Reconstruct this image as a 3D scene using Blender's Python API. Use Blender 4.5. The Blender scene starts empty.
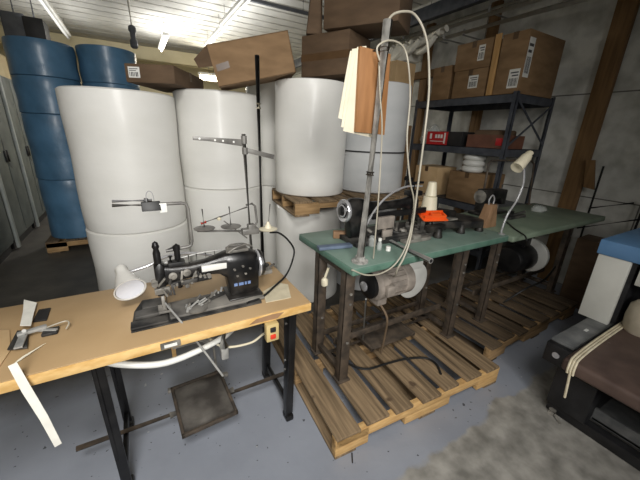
import bpy, bmesh, math, random
from mathutils import Vector, Matrix
random.seed(7)
PI = math.pi
scn = bpy.context.scene
COL = scn.collection
V = Vector

# ------------------------------------------------------------------ camera
CAM = V((0, 0, 1.48))
FPX = 310.0
RT = V((0.8685567811689022, -0.4942159974196014, 0.036873646145509434))
DN = V((-0.13052685375746978, -0.29990031162830577, -0.9449987002813397))
FW = V((0.47809189318967943, 0.8159720283072169, -0.32498890855922236))
cd = bpy.data.cameras.new('camera'); cam = bpy.data.objects.new('camera', cd); COL.objects.link(cam)
cd.sensor_fit = 'HORIZONTAL'; cd.sensor_width = 36.0; cd.lens = FPX * 36.0 / 640.0
cd.clip_start = 0.02; cd.clip_end = 60
mw = Matrix.Identity(4)
for i in range(3):
    mw[i][0], mw[i][1], mw[i][2], mw[i][3] = RT[i], -DN[i], -FW[i], CAM[i]
cam.matrix_world = mw
scn.camera = cam

def ray(px, py): return RT * (px - 320) + DN * (py - 240) + FW * FPX
def aty(px, py, y): r = ray(px, py); return CAM + r * (y / r.y)
def atz(px, py, z): r = ray(px, py); return CAM + r * ((z - CAM.z) / r.z)
def atx(px, py, x): r = ray(px, py); return CAM + r * (x / r.x)
def atd(px, py, d): r = ray(px, py); return CAM + r * (d / math.hypot(r.x, r.y))

# --------------------------------------------------------------- materials
def lin(c):
    def f(u):
        u /= 255.0
        return u / 12.92 if u <= 0.04045 else ((u + 0.055) / 1.055) ** 2.4
    return (f(c[0]), f(c[1]), f(c[2]), 1.0)

def mat(name, c1, c2=None, rough=0.6, metal=0.0, scale=8.0, stretch=(1, 1, 1), bump=0.0, coat=0.0,
        lo=0.35, hi=0.65, detail=5.0, spec=0.5, alpha=1.0, bscale=None, spots=None):
    m = bpy.data.materials.new(name); m.use_nodes = True
    nt = m.node_tree; N = nt.nodes; L = nt.links
    b = N['Principled BSDF']
    b.inputs['Roughness'].default_value = rough; b.inputs['Metallic'].default_value = metal
    b.inputs['Specular IOR Level'].default_value = spec
    if coat: b.inputs['Coat Weight'].default_value = coat; b.inputs['Coat Roughness'].default_value = 0.18
    if alpha < 1: b.inputs['Alpha'].default_value = alpha
    tc = N.new('ShaderNodeTexCoord'); mp = N.new('ShaderNodeMapping'); L.new(tc.outputs['Object'], mp.inputs['Vector'])
    mp.inputs['Scale'].default_value = stretch
    nz = N.new('ShaderNodeTexNoise'); nz.inputs['Scale'].default_value = scale; nz.inputs['Detail'].default_value = detail
    L.new(mp.outputs['Vector'], nz.inputs['Vector'])
    col = None
    if c2 is None:
        b.inputs['Base Color'].default_value = lin(c1)
    else:
        cr = N.new('ShaderNodeValToRGB')
        cr.color_ramp.elements[0].position = lo; cr.color_ramp.elements[0].color = lin(c1)
        cr.color_ramp.elements[1].position = hi; cr.color_ramp.elements[1].color = lin(c2)
        L.new(nz.outputs['Fac'], cr.inputs['Fac']); col = cr.outputs['Color']
        if spots:
            n2 = N.new('ShaderNodeTexNoise'); n2.inputs['Scale'].default_value = spots[1]; n2.inputs['Detail'].default_value = 3
            L.new(tc.outputs['Object'], n2.inputs['Vector'])
            r2 = N.new('ShaderNodeValToRGB'); r2.color_ramp.elements[0].position = spots[2]; r2.color_ramp.elements[1].position = spots[2] + 0.04
            L.new(n2.outputs['Fac'], r2.inputs['Fac'])
            mx = N.new('ShaderNodeMix'); mx.data_type = 'RGBA'
            L.new(r2.outputs['Color'], mx.inputs[0]); L.new(col, mx.inputs[6]); mx.inputs[7].default_value = lin(spots[0])
            col = mx.outputs[2]
        L.new(col, b.inputs['Base Color'])
    if bump:
        nb = nz
        if bscale:
            nb = N.new('ShaderNodeTexNoise'); nb.inputs['Scale'].default_value = bscale; nb.inputs['Detail'].default_value = 4
            L.new(mp.outputs['Vector'], nb.inputs['Vector'])
        bp = N.new('ShaderNodeBump'); bp.inputs['Strength'].default_value = bump; bp.inputs['Distance'].default_value = 0.02
        L.new(nb.outputs['Fac'], bp.inputs['Height']); L.new(bp.outputs['Normal'], b.inputs['Normal'])
    return m

def emit(name, c, s):
    m = bpy.data.materials.new(name); m.use_nodes = True
    b = m.node_tree.nodes['Principled BSDF']
    b.inputs['Base Color'].default_value = lin(c); b.inputs['Emission Color'].default_value = lin(c)
    b.inputs['Emission Strength'].default_value = s
    return m

M = {}
M['wrap'] = mat('white_film', (222, 221, 215), (230, 229, 224), 0.48, scale=2, stretch=(1, 1, 2), bump=0.10, bscale=9, coat=0.18, spots=((204, 200, 190), 3, 0.72))
M['wrap_shaded'] = mat('shaded_film', (176, 178, 178), (190, 191, 190), 0.48, scale=2, stretch=(1, 1, 3), bump=0.06, bscale=6, coat=0.18)  # white film with shade painted into its grey colour
M['bluewrap'] = mat('blue_film', (62, 96, 122), (78, 116, 146), 0.42, scale=4, bump=0.3, bscale=9, coat=0.15)
M['card'] = mat('cardboard', (118, 92, 62), (138, 110, 78), 0.8, scale=5, stretch=(1, 1, 3), bump=0.03)
M['card_dark'] = mat('brown_cardboard', (82, 64, 46), (98, 78, 58), 0.85, scale=5, stretch=(1, 1, 3), bump=0.03)
M['card_light'] = mat('pale_cardboard', (186, 156, 114), (204, 174, 132), 0.8, scale=5, bump=0.03)
M['tape'] = mat('brown_tape', (80, 60, 40), (92, 70, 48), 0.35, scale=8)
M['label'] = mat('paper_label', (210, 210, 205), (226, 226, 220), 0.6, scale=10)
M['ink'] = mat('label_ink', (50, 50, 52), (80, 80, 82), 0.6, scale=30)
M['tan_top'] = mat('tan_worktop', (168, 140, 102), (182, 154, 116), 0.5, scale=3, bump=0.01, spots=((150, 118, 80), 18, 0.74))
M['particle'] = mat('raw_particle_edge', (200, 158, 92), (226, 190, 128), 0.75, scale=40, stretch=(0.4, 1, 1), bump=0.1)
M['black_iron'] = mat('black_iron', (16, 16, 18), (34, 33, 33), 0.38, 0.3, scale=12, bump=0.05)
M['black_enamel'] = mat('black_enamel', (13, 13, 14), (52, 49, 46), 0.36, 0.0, scale=16, bump=0.12, coat=0.15, lo=0.45, hi=0.75)
M['dusty_black'] = mat('dusty_black', (24, 24, 24), (92, 89, 84), 0.6, 0.0, scale=10, bump=0.1, lo=0.42, hi=0.75)
M['pedal'] = mat('worn_pedal', (58, 54, 50), (112, 108, 102), 0.55, 0.0, scale=7, bump=0.1, lo=0.38, hi=0.7)
M['black_casting'] = mat('oily_black_casting', (18, 17, 17), (62, 58, 53), 0.45, 0.0, scale=12, bump=0.15, lo=0.4, hi=0.75)
M['dusty_bed'] = mat('dusty_grey_bed', (66, 64, 62), (138, 134, 126), 0.7, 0.1, scale=9, bump=0.1, lo=0.3, hi=0.7)
M['greasy_steel'] = mat('greasy_steel', (80, 78, 74), (140, 136, 128), 0.42, 0.1, scale=14, bump=0.1)
M['chrome'] = mat('chrome', (190, 190, 192), (212, 212, 214), 0.25, 0.55, scale=6)
M['galv'] = mat('galvanised_pipe', (104, 102, 98), (188, 186, 180), 0.42, 0.0, scale=40, stretch=(1, 1, 0.4), bump=0.05, lo=0.3, hi=0.7)
M['grey_steel'] = mat('grey_steel', (124, 124, 122), (166, 165, 160), 0.4, 0.1, scale=16)
M['rust_leg'] = mat('brown_painted_steel', (58, 52, 46), (92, 80, 68), 0.6, 0.2, scale=18, bump=0.08)
M['green_top'] = mat('green_worktop', (104, 126, 115), (120, 141, 130), 0.5, scale=6, bump=0.02, spots=((78, 98, 89), 20, 0.70))
M['green_edge'] = mat('green_edge', (74, 106, 92), (92, 124, 109), 0.5, scale=12)
M['olive_top'] = mat('olive_worktop', (104, 118, 101), (120, 133, 115), 0.55, scale=6, bump=0.02, spots=((84, 96, 82), 20, 0.70))
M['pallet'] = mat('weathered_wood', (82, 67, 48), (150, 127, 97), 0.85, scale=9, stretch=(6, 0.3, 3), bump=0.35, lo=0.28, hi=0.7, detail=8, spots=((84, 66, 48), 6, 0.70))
M['pallet_dark'] = mat('dark_wood', (58, 48, 36), (108, 90, 68), 0.85, scale=9, stretch=(6, 0.3, 3), bump=0.35, lo=0.28, hi=0.7, detail=8)  # darker boards; on the farther table's pallet the shade is in this colour
M['pallet_new'] = mat('fresh_cut_wood', (186, 146, 92), (212, 174, 116), 0.8, scale=20, stretch=(0.5, 3, 3), bump=0.15)
M['pallet_side'] = mat('weathered_stringer', (138, 110, 74), (174, 142, 100), 0.85, scale=14, stretch=(0.35, 3, 3), bump=0.25)
M['plywood'] = mat('orange_plywood', (134, 92, 54), (158, 112, 70), 0.6, scale=8, stretch=(3, 3, 0.5), bump=0.04)
M['post_wood'] = mat('brown_stud', (104, 78, 46), (128, 98, 62), 0.8, scale=10, stretch=(4, 4, 0.3), bump=0.15)
M['pale_wood'] = mat('pale_stick', (170, 130, 78), (190, 150, 96), 0.7, scale=10, stretch=(4, 4, 0.4))
M['scrap'] = mat('scrap_paper', (188, 178, 152), (204, 194, 168), 0.8, scale=20)
M['dull_steel'] = mat('dull_steel', (92, 90, 87), (124, 122, 117), 0.4, 0.1, scale=16)
M['paper'] = mat('cream_paper', (214, 206, 182), (228, 222, 200), 0.7, scale=6)
M['white_plastic'] = mat('white_plastic', (214, 214, 208), (228, 228, 222), 0.35, scale=8)
M['cream_plastic'] = mat('cream_plastic', (206, 198, 172), (220, 212, 188), 0.4, scale=8)
M['lamp_white'] = mat('lamp_white', (206, 204, 198), (220, 218, 212), 0.35, scale=10)
M['lamp_inside'] = mat('lamp_inner', (226, 228, 236), (236, 238, 244), 0.3, scale=8)
M['motor_grey'] = mat('motor_grey', (126, 118, 110), (158, 148, 138), 0.55, 0.1, scale=16, bump=0.05)
M['orange'] = mat('orange_plastic', (220, 78, 24), (232, 96, 38), 0.35, scale=8)
M['hose'] = mat('cream_hose', (158, 152, 136), (178, 172, 156), 0.45, scale=10)
M['cord_black'] = mat('black_cord', (14, 14, 14), (26, 26, 26), 0.5, scale=10)
M['cord_brown'] = mat('brown_cord', (96, 80, 62), (112, 94, 74), 0.6, scale=10)
M['shelf_steel'] = mat('dark_shelf_steel', (62, 66, 74), (84, 88, 96), 0.45, 0.3, scale=12)
M['red'] = mat('red_print', (170, 30, 34), (190, 42, 44), 0.45, scale=8)
M['darkred'] = mat('dull_red_bin', (92, 58, 44), (112, 72, 54), 0.6, scale=8)
M['black_box'] = mat('black_card', (20, 19, 20), (34, 32, 32), 0.6, scale=8)
M['bench_brown'] = mat('maroon_bench', (82, 66, 60), (100, 82, 74), 0.55, scale=9, bump=0.05, spots=((122, 106, 98), 16, 0.70))
M['bench_black'] = mat('bench_black', (22, 22, 24), (38, 38, 40), 0.5, scale=12, bump=0.04)
M['bench_grey'] = mat('bench_grey', (92, 94, 95), (122, 123, 122), 0.5, 0.0, scale=12, bump=0.05)
M['white_paint'] = mat('scuffed_white_board', (200, 200, 192), (216, 216, 208), 0.6, scale=4)
M['blue_paint'] = mat('blue_top', (84, 128, 172), (102, 144, 188), 0.55, scale=6, bump=0.03)
M['felt'] = mat('beige_felt', (176, 166, 146), (198, 188, 168), 0.9, scale=14, bump=0.2)
M['rope'] = mat('cream_strap', (206, 194, 166), (224, 214, 188), 0.75, scale=30, bump=0.1)
M['cloth_white'] = mat('white_tape', (220, 218, 208), (234, 232, 222), 0.8, scale=20, bump=0.05)
M['locker'] = mat('grey_cabinet', (78, 84, 82), (98, 104, 100), 0.5, scale=6, bump=0.03, spots=((40, 42, 42), 9, 0.7))
M['locker_edge'] = mat('pale_cabinet_edge', (138, 144, 140), (158, 162, 158), 0.5, scale=6)
M['beige_box'] = mat('beige_carton', (188, 168, 126), (206, 188, 148), 0.75, scale=6)
M['ceil_white'] = mat('ceiling_paint', (198, 196, 188), (214, 212, 204), 0.8, scale=4)
M['far_wall'] = mat('cream_wall', (208, 196, 160), (218, 206, 172), 0.8, scale=3)
M['dark_duct'] = mat('dark_duct', (64, 66, 70), (80, 82, 86), 0.6, scale=8)
M['conduit'] = mat('painted_conduit', (218, 215, 203), (232, 229, 218), 0.5, scale=10)
M['dull_wood'] = mat('dull_wooden_block', (128, 98, 70), (150, 118, 88), 0.7, scale=10, stretch=(2, 2, .5))
M['tube_lit'] = emit('lit_tube', (255, 250, 240), 9)
M['tube_warm'] = emit('lit_lamp', (255, 240, 205), 9)
M['switch_red'] = mat('red_switch', (200, 50, 32), (214, 62, 42), 0.4, scale=8)
M['switch_ivory'] = mat('ivory_switch_box', (188, 166, 112), (204, 182, 130), 0.5, scale=10)
M['blue_mark'] = mat('blue_lettering', (92, 116, 160), (120, 142, 184), 0.4, scale=10)
M['blue_cloth'] = mat('slate_blue_strip', (84, 98, 118), (100, 114, 134), 0.6, scale=12)

def glassy(name, c, a, rough=0.15):
    m = mat(name, c, None, rough, alpha=a); return m
M['clear'] = glassy('clear_plastic', (214, 218, 214), 0.35)

# floor: painted blue grey in the working bay, bare concrete in front, a darker grey tone towards the back
def floor_mat():
    m = bpy.data.materials.new('painted_concrete_floor'); m.use_nodes = True
    nt = m.node_tree; N = nt.nodes; L = nt.links; b = N['Principled BSDF']
    tc = N.new('ShaderNodeTexCoord'); sx = N.new('ShaderNodeSeparateXYZ'); L.new(tc.outputs['Object'], sx.inputs[0])
    def noise(s, d=5):
        n = N.new('ShaderNodeTexNoise'); n.inputs['Scale'].default_value = s; n.inputs['Detail'].default_value = d
        L.new(tc.outputs['Object'], n.inputs['Vector']); return n.outputs['Fac']
    def ramp(f, p0, c0, p1, c1):
        r = N.new('ShaderNodeValToRGB'); e = r.color_ramp.elements
        e[0].position = p0; e[0].color = lin(c0); e[1].position = p1; e[1].color = lin(c1)
        L.new(f, r.inputs['Fac']); return r.outputs['Color']
    def mth(op, a, v):
        n = N.new('ShaderNodeMath'); n.operation = op; L.new(a, n.inputs[0])
        if isinstance(v, (int, float)): n.inputs[1].default_value = v
        else: L.new(v, n.inputs[1])
        return n.outputs[0]
    def mix(f, a, c):
        n = N.new('ShaderNodeMix'); n.data_type = 'RGBA'; L.new(f, n.inputs[0])
        if isinstance(a, tuple): n.inputs[6].default_value = lin(a)
        else: L.new(a, n.inputs[6])
        if isinstance(c, tuple): n.inputs[7].default_value = lin(c)
        else: L.new(c, n.inputs[7])
        return n.outputs[2]
    def step(v, at, w):
        n = N.new('ShaderNodeMapRange'); n.inputs['From Min'].default_value = at - w; n.inputs['From Max'].default_value = at + w
        L.new(v, n.inputs['Value']); return n.outputs[0]
    paint = ramp(noise(2.2), 0.3, (134, 139, 149), 0.7, (150, 155, 165))
    spk = step(noise(34, 2), 0.71, 0.01); paint = mix(spk, paint, (78, 80, 86))
    chip = step(noise(17, 3), 0.73, 0.01); paint = mix(chip, paint, (178, 180, 182))
    conc = ramp(noise(11, 10), 0.3, (118, 116, 110), 0.7, (170, 167, 160))
    yy = mth('ADD', sx.outputs['Y'], mth('MULTIPLY', mth('SUBTRACT', noise(9, 4), 0.5), 0.10))
    xr = mth('MULTIPLY', step(sx.outputs['X'], 1.55, 0.1), mth('MULTIPLY', noise(4, 3), 0.08))
    bare = step(mth('SUBTRACT', yy, xr), 0.655, 0.012)
    base = mix(bare, conc, paint)
    old = ramp(noise(5, 6), 0.3, (62, 60, 56), 0.7, (84, 80, 74))  # darker tone, blended in towards the back of the floor
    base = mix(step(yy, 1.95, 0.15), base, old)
    L.new(base, b.inputs['Base Color']); b.inputs['Roughness'].default_value = 0.5
    bp = N.new('ShaderNodeBump'); bp.inputs['Strength'].default_value = 0.12; bp.inputs['Distance'].default_value = 0.01
    L.new(noise(25), bp.inputs['Height']); L.new(bp.outputs['Normal'], b.inputs['Normal'])
    return m

def block_wall_mat():
    m = bpy.data.materials.new('painted_block_wall'); m.use_nodes = True
    nt = m.node_tree; N = nt.nodes; L = nt.links; b = N['Principled BSDF']
    tc = N.new('ShaderNodeTexCoord'); sx = N.new('ShaderNodeSeparateXYZ'); cx = N.new('ShaderNodeCombineXYZ')
    L.new(tc.outputs['Object'], sx.inputs[0]); L.new(sx.outputs['Y'], cx.inputs[0]); L.new(sx.outputs['Z'], cx.inputs[1])
    br = N.new('ShaderNodeTexBrick'); L.new(cx.outputs[0], br.inputs['Vector'])
    br.inputs['Scale'].default_value = 1.0; br.inputs['Brick Width'].default_value = 1.9; br.inputs['Row Height'].default_value = 0.97
    br.inputs['Mortar Size'].default_value = 0.006; br.inputs['Color1'].default_value = lin((204, 204, 198)); br.inputs['Color2'].default_value = lin((212, 212, 206))
    br.inputs['Mortar'].default_value = lin((110, 108, 102))
    nz = N.new('ShaderNodeTexNoise'); nz.inputs['Scale'].default_value = 6; nz.inputs['Detail'].default_value = 6; L.new(tc.outputs['Object'], nz.inputs['Vector'])
    rp = N.new('ShaderNodeValToRGB'); rp.color_ramp.elements[0].position = 0.3; rp.color_ramp.elements[0].color = (0.62, 0.62, 0.6, 1)
    rp.color_ramp.elements[1].position = 0.6; L.new(nz.outputs['Fac'], rp.inputs['Fac'])
    mx = N.new('ShaderNodeMix'); mx.data_type = 'RGBA'; mx.blend_type = 'MULTIPLY'; mx.inputs[0].default_value = 1.0
    L.new(br.outputs['Color'], mx.inputs[6]); L.new(rp.outputs['Color'], mx.inputs[7]); L.new(mx.outputs[2], b.inputs['Base Color'])
    b.inputs['Roughness'].default_value = 0.75
    bp = N.new('ShaderNodeBump'); bp.inputs['Strength'].default_value = 0.2; bp.inputs['Distance'].default_value = 0.01
    L.new(nz.outputs['Fac'], bp.inputs['Height']); L.new(bp.outputs['Normal'], b.inputs['Normal'])
    return m

# ------------------------------------------------------------ mesh helpers
def B(): return bmesh.new()

def hexa(bm, pts, bev=0.0, seg=2):
    """eight corners: bottom ring of four, then top ring of four"""
    t = bmesh.new()
    v = [t.verts.new(p) for p in pts]
    for f in ((3, 2, 1, 0), (4, 5, 6, 7), (0, 1, 5, 4), (1, 2, 6, 5), (2, 3, 7, 6), (3, 0, 4, 7)):
        t.faces.new([v[i] for i in f])
    bmesh.ops.recalc_face_normals(t, faces=t.faces)
    if bev: bmesh.ops.bevel(t, geom=list(t.edges), offset=bev, segments=seg, profile=0.5, affect='EDGES')
    me = bpy.data.meshes.new('t'); t.to_mesh(me); t.free(); bm.from_mesh(me); bpy.data.meshes.remove(me)
    return bm

def box(bm, p0, p1, bev=0.0, R=None, seg=2):
    x0, y0, z0 = p0; x1, y1, z1 = p1
    pts = [V(p) for p in ((x0, y0, z0), (x1, y0, z0), (x1, y1, z0), (x0, y1, z0), (x0, y0, z1), (x1, y0, z1), (x1, y1, z1), (x0, y1, z1))]
    if R is not None: pts = [R @ p for p in pts]
    return hexa(bm, pts, bev, seg)

def rotz(a, c=(0, 0, 0)):
    c = V(c); return Matrix.Translation(c) @ Matrix.Rotation(a, 4, 'Z') @ Matrix.Translation(-c)

def bar(bm, a, b, w, h, bev=0.0, up=(0, 0, 1)):
    a, b = V(a), V(b); d = (b - a).normalized(); u = V(up)
    if abs(d.dot(u)) > 0.95: u = V((0, 1, 0))
    s = d.cross(u).normalized() * (w / 2); t = s.cross(d).normalized() * (h / 2)
    return hexa(bm, [a - s - t, a + s - t, a + s + t, a - s + t, b - s - t, b + s - t, b + s + t, b - s + t], bev)

def frame_for(d):
    d = d.normalized(); u = V((0, 0, 1)) if abs(d.z) < 0.9 else V((1, 0, 0))
    s = d.cross(u).normalized(); return s, s.cross(d).normalized()

def sweep(bm, pts, rad, seg=10, caps=True):
    pts = [V(p) for p in pts]; n = len(pts)
    rad = [rad] * n if isinstance(rad, (int, float)) else rad
    rings = []; s = None
    for i, p in enumerate(pts):
        d = (pts[min(i + 1, n - 1)] - pts[max(i - 1, 0)]).normalized()
        if s is None: s, t = frame_for(d)
        else:
            s = (s - d * s.dot(d)).normalized(); t = d.cross(s)
        rings.append([bm.verts.new(p + (s * math.cos(2 * PI * k / seg) + t * math.sin(2 * PI * k / seg)) * rad[i]) for k in range(seg)])
    for a, b in zip(rings, rings[1:]):
        for k in range(seg): bm.faces.new((a[k], a[(k + 1) % seg], b[(k + 1) % seg], b[k]))
    if caps: bm.faces.new(rings[0][::-1]); bm.faces.new(rings[-1])
    return bm

def cyl(bm, a, b, r, r2=None, seg=20): return sweep(bm, [a, b], [r, r if r2 is None else r2], seg)

def spline(pts, k=8):
    pts = [V(p) for p in pts]; out = []
    P = [pts[0] * 2 - pts[1]] + pts + [pts[-1] * 2 - pts[-2]]
    for i in range(1, len(P) - 2):
        a, b, c, d = P[i - 1:i + 3]
        for j in range(k):
            t = j / k
            out.append(0.5 * ((2 * b) + (c - a) * t + (2 * a - 5 * b + 4 * c - d) * t * t + (3 * b - a - 3 * c + d) * t ** 3))
    out.append(pts[-1]); return out

def tube(bm, pts, r, seg=8, k=8): return sweep(bm, spline(pts, k), r, seg)

def lathe(bm, prof, c=(0, 0, 0), axis=(0, 0, 1), seg=32, wob=0.0):
    c = V(c); d = V(axis).normalized(); s, t = frame_for(d); rings = []
    for r, h in prof:
        if r < 1e-6: rings.append([bm.verts.new(c + d * h)])
        else: rings.append([bm.verts.new(c + d * h + (s * math.cos(2 * PI * k / seg) + t * math.sin(2 * PI * k / seg)) * r * (1 + wob * random.uniform(-1, 1))) for k in range(seg)])
    for a, b in zip(rings, rings[1:]):
        for k in range(seg):
            q = [a[k % len(a)], a[(k + 1) % len(a)], b[(k + 1) % len(b)], b[k % len(b)]]
            q = [v for i, v in enumerate(q) if v not in q[:i]]
            if len(q) > 2: bm.faces.new(q)
    if len(rings[0]) > 1: bm.faces.new(rings[0][::-1])
    if len(rings[-1]) > 1: bm.faces.new(rings[-1])
    return bm

def prism(bm, poly, off, bev=0.0):
    """poly: list of 3-D points in a plane, extruded by vector off"""
    t = bmesh.new(); off = V(off)
    a = [t.verts.new(V(p)) for p in poly]; b = [t.verts.new(V(p) + off) for p in poly]; n = len(poly)
    t.faces.new(a[::-1]); t.faces.new(b)
    for i in range(n): t.faces.new((a[i], a[(i + 1) % n], b[(i + 1) % n], b[i]))
    bmesh.ops.recalc_face_normals(t, faces=t.faces)
    if bev: bmesh.ops.bevel(t, geom=list(t.edges), offset=bev, segments=2, profile=0.5, affect='EDGES')
    me = bpy.data.meshes.new('t'); t.to_mesh(me); t.free(); bm.from_mesh(me); bpy.data.meshes.remove(me)
    return bm

def sheet(bm, rows, th=0.002):
    """grid of points given thickness along its mean normal"""
    rows = [[V(p) for p in r] for r in rows]; a, b = len(rows), len(rows[0])
    n = (rows[-1][0] - rows[0][0]).cross(rows[0][-1] - rows[0][0]).normalized() * th
    g = [[[bm.verts.new(p + n * k) for p in r] for r in rows] for k in (0, 1)]
    for i in range(a - 1):
        for j in range(b - 1):
            for k in (0, 1): bm.faces.new((g[k][i][j], g[k][i][j + 1], g[k][i + 1][j + 1], g[k][i + 1][j]))
    for i in range(a - 1):
        for j in (0, b - 1): bm.faces.new((g[0][i][j], g[0][i + 1][j], g[1][i + 1][j], g[1][i][j]))
    for j in range(b - 1):
        for i in (0, a - 1): bm.faces.new((g[0][i][j], g[0][i][j + 1], g[1][i][j + 1], g[1][i][j]))
    bmesh.ops.recalc_face_normals(bm, faces=bm.faces)
    return bm

ROOTM = {}
def root_of(o):
    while o.parent: o = o.parent
    return o
def obj(name, bm, m, parent=None, smooth=40, label=None, kind=None, origin=None):
    """one mesh object; vertices come in world coordinates"""
    bmesh.ops.recalc_face_normals(bm, faces=bm.faces)
    if parent is not None:
        mi = ROOTM[root_of(parent).name]; bmesh.ops.transform(bm, matrix=mi, verts=bm.verts)
    elif origin is not None:
        bmesh.ops.translate(bm, vec=-V(origin), verts=bm.verts)
    me = bpy.data.meshes.new(name); bm.to_mesh(me); bm.free()
    mm = M[m] if isinstance(m, str) else m
    me.materials.append(mm)
    for p in me.polygons: p.use_smooth = True
    me.set_sharp_from_angle(angle=math.radians(smooth))
    o = bpy.data.objects.new(name, me); COL.objects.link(o)
    if parent is not None: o.parent = parent
    else:
        if origin is not None: o.location = origin
        ROOTM[o.name] = Matrix.Translation(V(origin or (0, 0, 0))).inverted()
    if label: o['label'] = label
    if kind: o['kind'] = kind
    return o
def tag(o, label, cat, group=None):
    o['label'] = label; o['category'] = cat
    if group: o['group'] = group
    return o
def thing(name, label, cat, loc=(0, 0, 0), rz=0.0, group=None):
    o = bpy.data.objects.new(name, None); COL.objects.link(o); o.empty_display_size = 0.1
    o.location = loc; o.rotation_euler = (0, 0, rz)
    ROOTM[o.name] = (Matrix.Translation(V(loc)) @ Matrix.Rotation(rz, 4, 'Z')).inverted()
    return tag(o, label, cat, group)
def dup(r, loc, rz=0.0, label=None, group=None):
    c = r.copy(); COL.objects.link(c); c.location = loc; c.rotation_euler = (0, 0, rz)
    if label: c['label'] = label
    if group: c['group'] = group
    for ch in r.children:
        d = ch.copy(); COL.objects.link(d); d.parent = c
        for g in ch.children:
            e = g.copy(); COL.objects.link(e); e.parent = d
    ROOTM[c.name] = (Matrix.Translation(V(loc)) @ Matrix.Rotation(rz, 4, 'Z')).inverted()
    return c
def struct(name, bm, m): return obj(name, bm, m, None, 30, None, 'structure')

# ----------------------------------------------------------------- setting
H = 3.3; WX = 3.90
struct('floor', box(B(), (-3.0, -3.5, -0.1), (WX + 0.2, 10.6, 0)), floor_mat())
bm = B()                                                        # ribbed ceiling deck, ribs along x
y = -3.5
while y < 10.5:
    box(bm, (-3.0, y, H), (WX + 0.2, y + 0.25, H + 0.1), 0.0)
    box(bm, (-3.0, y + 0.25, H + 0.05), (WX + 0.2, y + 0.3, H + 0.1), 0.0)
    y += 0.3
struct('ceiling', bm, 'ceil_white')
struct('wall_right', box(B(), (WX, -3.5, 0), (WX + 0.2, 10.6, H + 0.1)), block_wall_mat())
struct('wall_back', box(B(), (-3.0, 10.4, 0), (WX + 0.2, 10.6, H + 0.1)), 'far_wall')
struct('wall_left', box(B(), (-3.0, -2.0, 0), (-2.8, 10.6, H + 0.1)), 'far_wall')
struct('trim_1', box(B(), (-2.8, 9.0, 2.93), (WX, 9.25, 3.2), 0.01), 'far_wall')     # beam across the far end
bm = B(); box(bm, (3.44, 1.0, 2.90), (3.52, 9.0, 3.06), 0.006)                        # dark steel beam by the right wall
struct('trim_2', bm, 'shelf_steel')
for n, (y0, y1, x0) in enumerate(((1.41, 1.56, WX - 0.06), (2.68, 2.80, WX - 0.06), (3.65, 3.78, WX - 0.06))):
    struct('trim_%d' % (n + 3), box(B(), (x0, y0, 0), (WX + 0.0, y1, 3.0), 0.004), 'post_wood')
struct('trim_6', box(B(), (WX - 0.1, 2.95, 2.30), (WX - 0.06, 5.5, 2.40), 0.004), 'post_wood')

# pipes under the ceiling
for a, b, r, lab in (((3.50, 0.1, 2.76), (3.50, 5.5, 2.76), 0.042, 'thickest painted conduit, middle of those along the right wall'),
                     ((3.41, 0.1, 2.63), (3.41, 5.0, 2.63), 0.024, 'thin lowest painted conduit standing out from the right wall'),
                     ((3.60, 0.1, 2.68), (3.60, 5.0, 2.68), 0.030, 'lower painted conduit closest to the right wall'),
                     ((3.60, 0.1, 2.84), (3.60, 4.5, 2.84), 0.030, 'conduit tucked highest against the right wall under the beam')):
    t = thing('conduit_pipe', lab, 'pipe', a, 0, 'conduits along the right wall')
    obj('pipe', cyl(B(), a, b, r, seg=12), 'conduit', t)
    for k in (0.55, 0.85):
        p = V(a).lerp(V(b), k + r * 2 - (a[0] - 3.4) * .2)
        bm = B(); bar(bm, p + V((-r * 1.3, 0, -r * 1.12)), (WX, p.y, p.z - r * 1.12), 0.03, 0.006); bar(bm, p + V((-r * 1.3, 0, -r * 1.12)), p + V((-r * 1.3, 0, r)), 0.03, 0.006)
        obj('bracket', bm, 'grey_steel', t)
bm = B()
for i in range(4): tube(bm, [(3.34, 3.1 + 0.25 * i, 2.67), (3.33, 3.25 + 0.25 * i, 2.53 + 0.03 * (i % 2)), (3.42, 3.5 + 0.25 * i, 2.56), (3.50, 3.7 + 0.25 * i, 2.72)], 0.035, 10)
box(bm, (3.33, 3.6, 2.46), (3.6, 4.2, 2.66), 0.02); box(bm, (3.58, 3.85, 2.55), (WX - 0.001, 3.9, 2.59), 0.004); tube(bm, [(3.38, 3.0, 2.71), (3.38, 3.5, 2.62), (3.38, 4.0, 2.6), (3.42, 4.8, 2.70)], 0.04, 10)
tag(obj('cable_bundle', bm, 'conduit', origin=(3.45, 3.8, 2.6)), 'tangle of pale cloth-wrapped cable hanging under the conduits above the shelf', 'cable')
t = thing('ceiling_rail', 'thin dark rail hung across the ceiling above the tilted cardboard box', 'rail', (2.0, 4.84, 3.15))
obj('rail_bar', box(B(), (1.2, 4.82, 3.13), (3.4, 4.87, 3.17), 0.004), 'dark_duct', t)
for x in (1.5, 2.4, 3.2): obj('hanger', cyl(B(), (x, 4.845, 3.17), (x, 4.845, 3.31), 0.006, seg=8), 'dark_duct', t)

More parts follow.
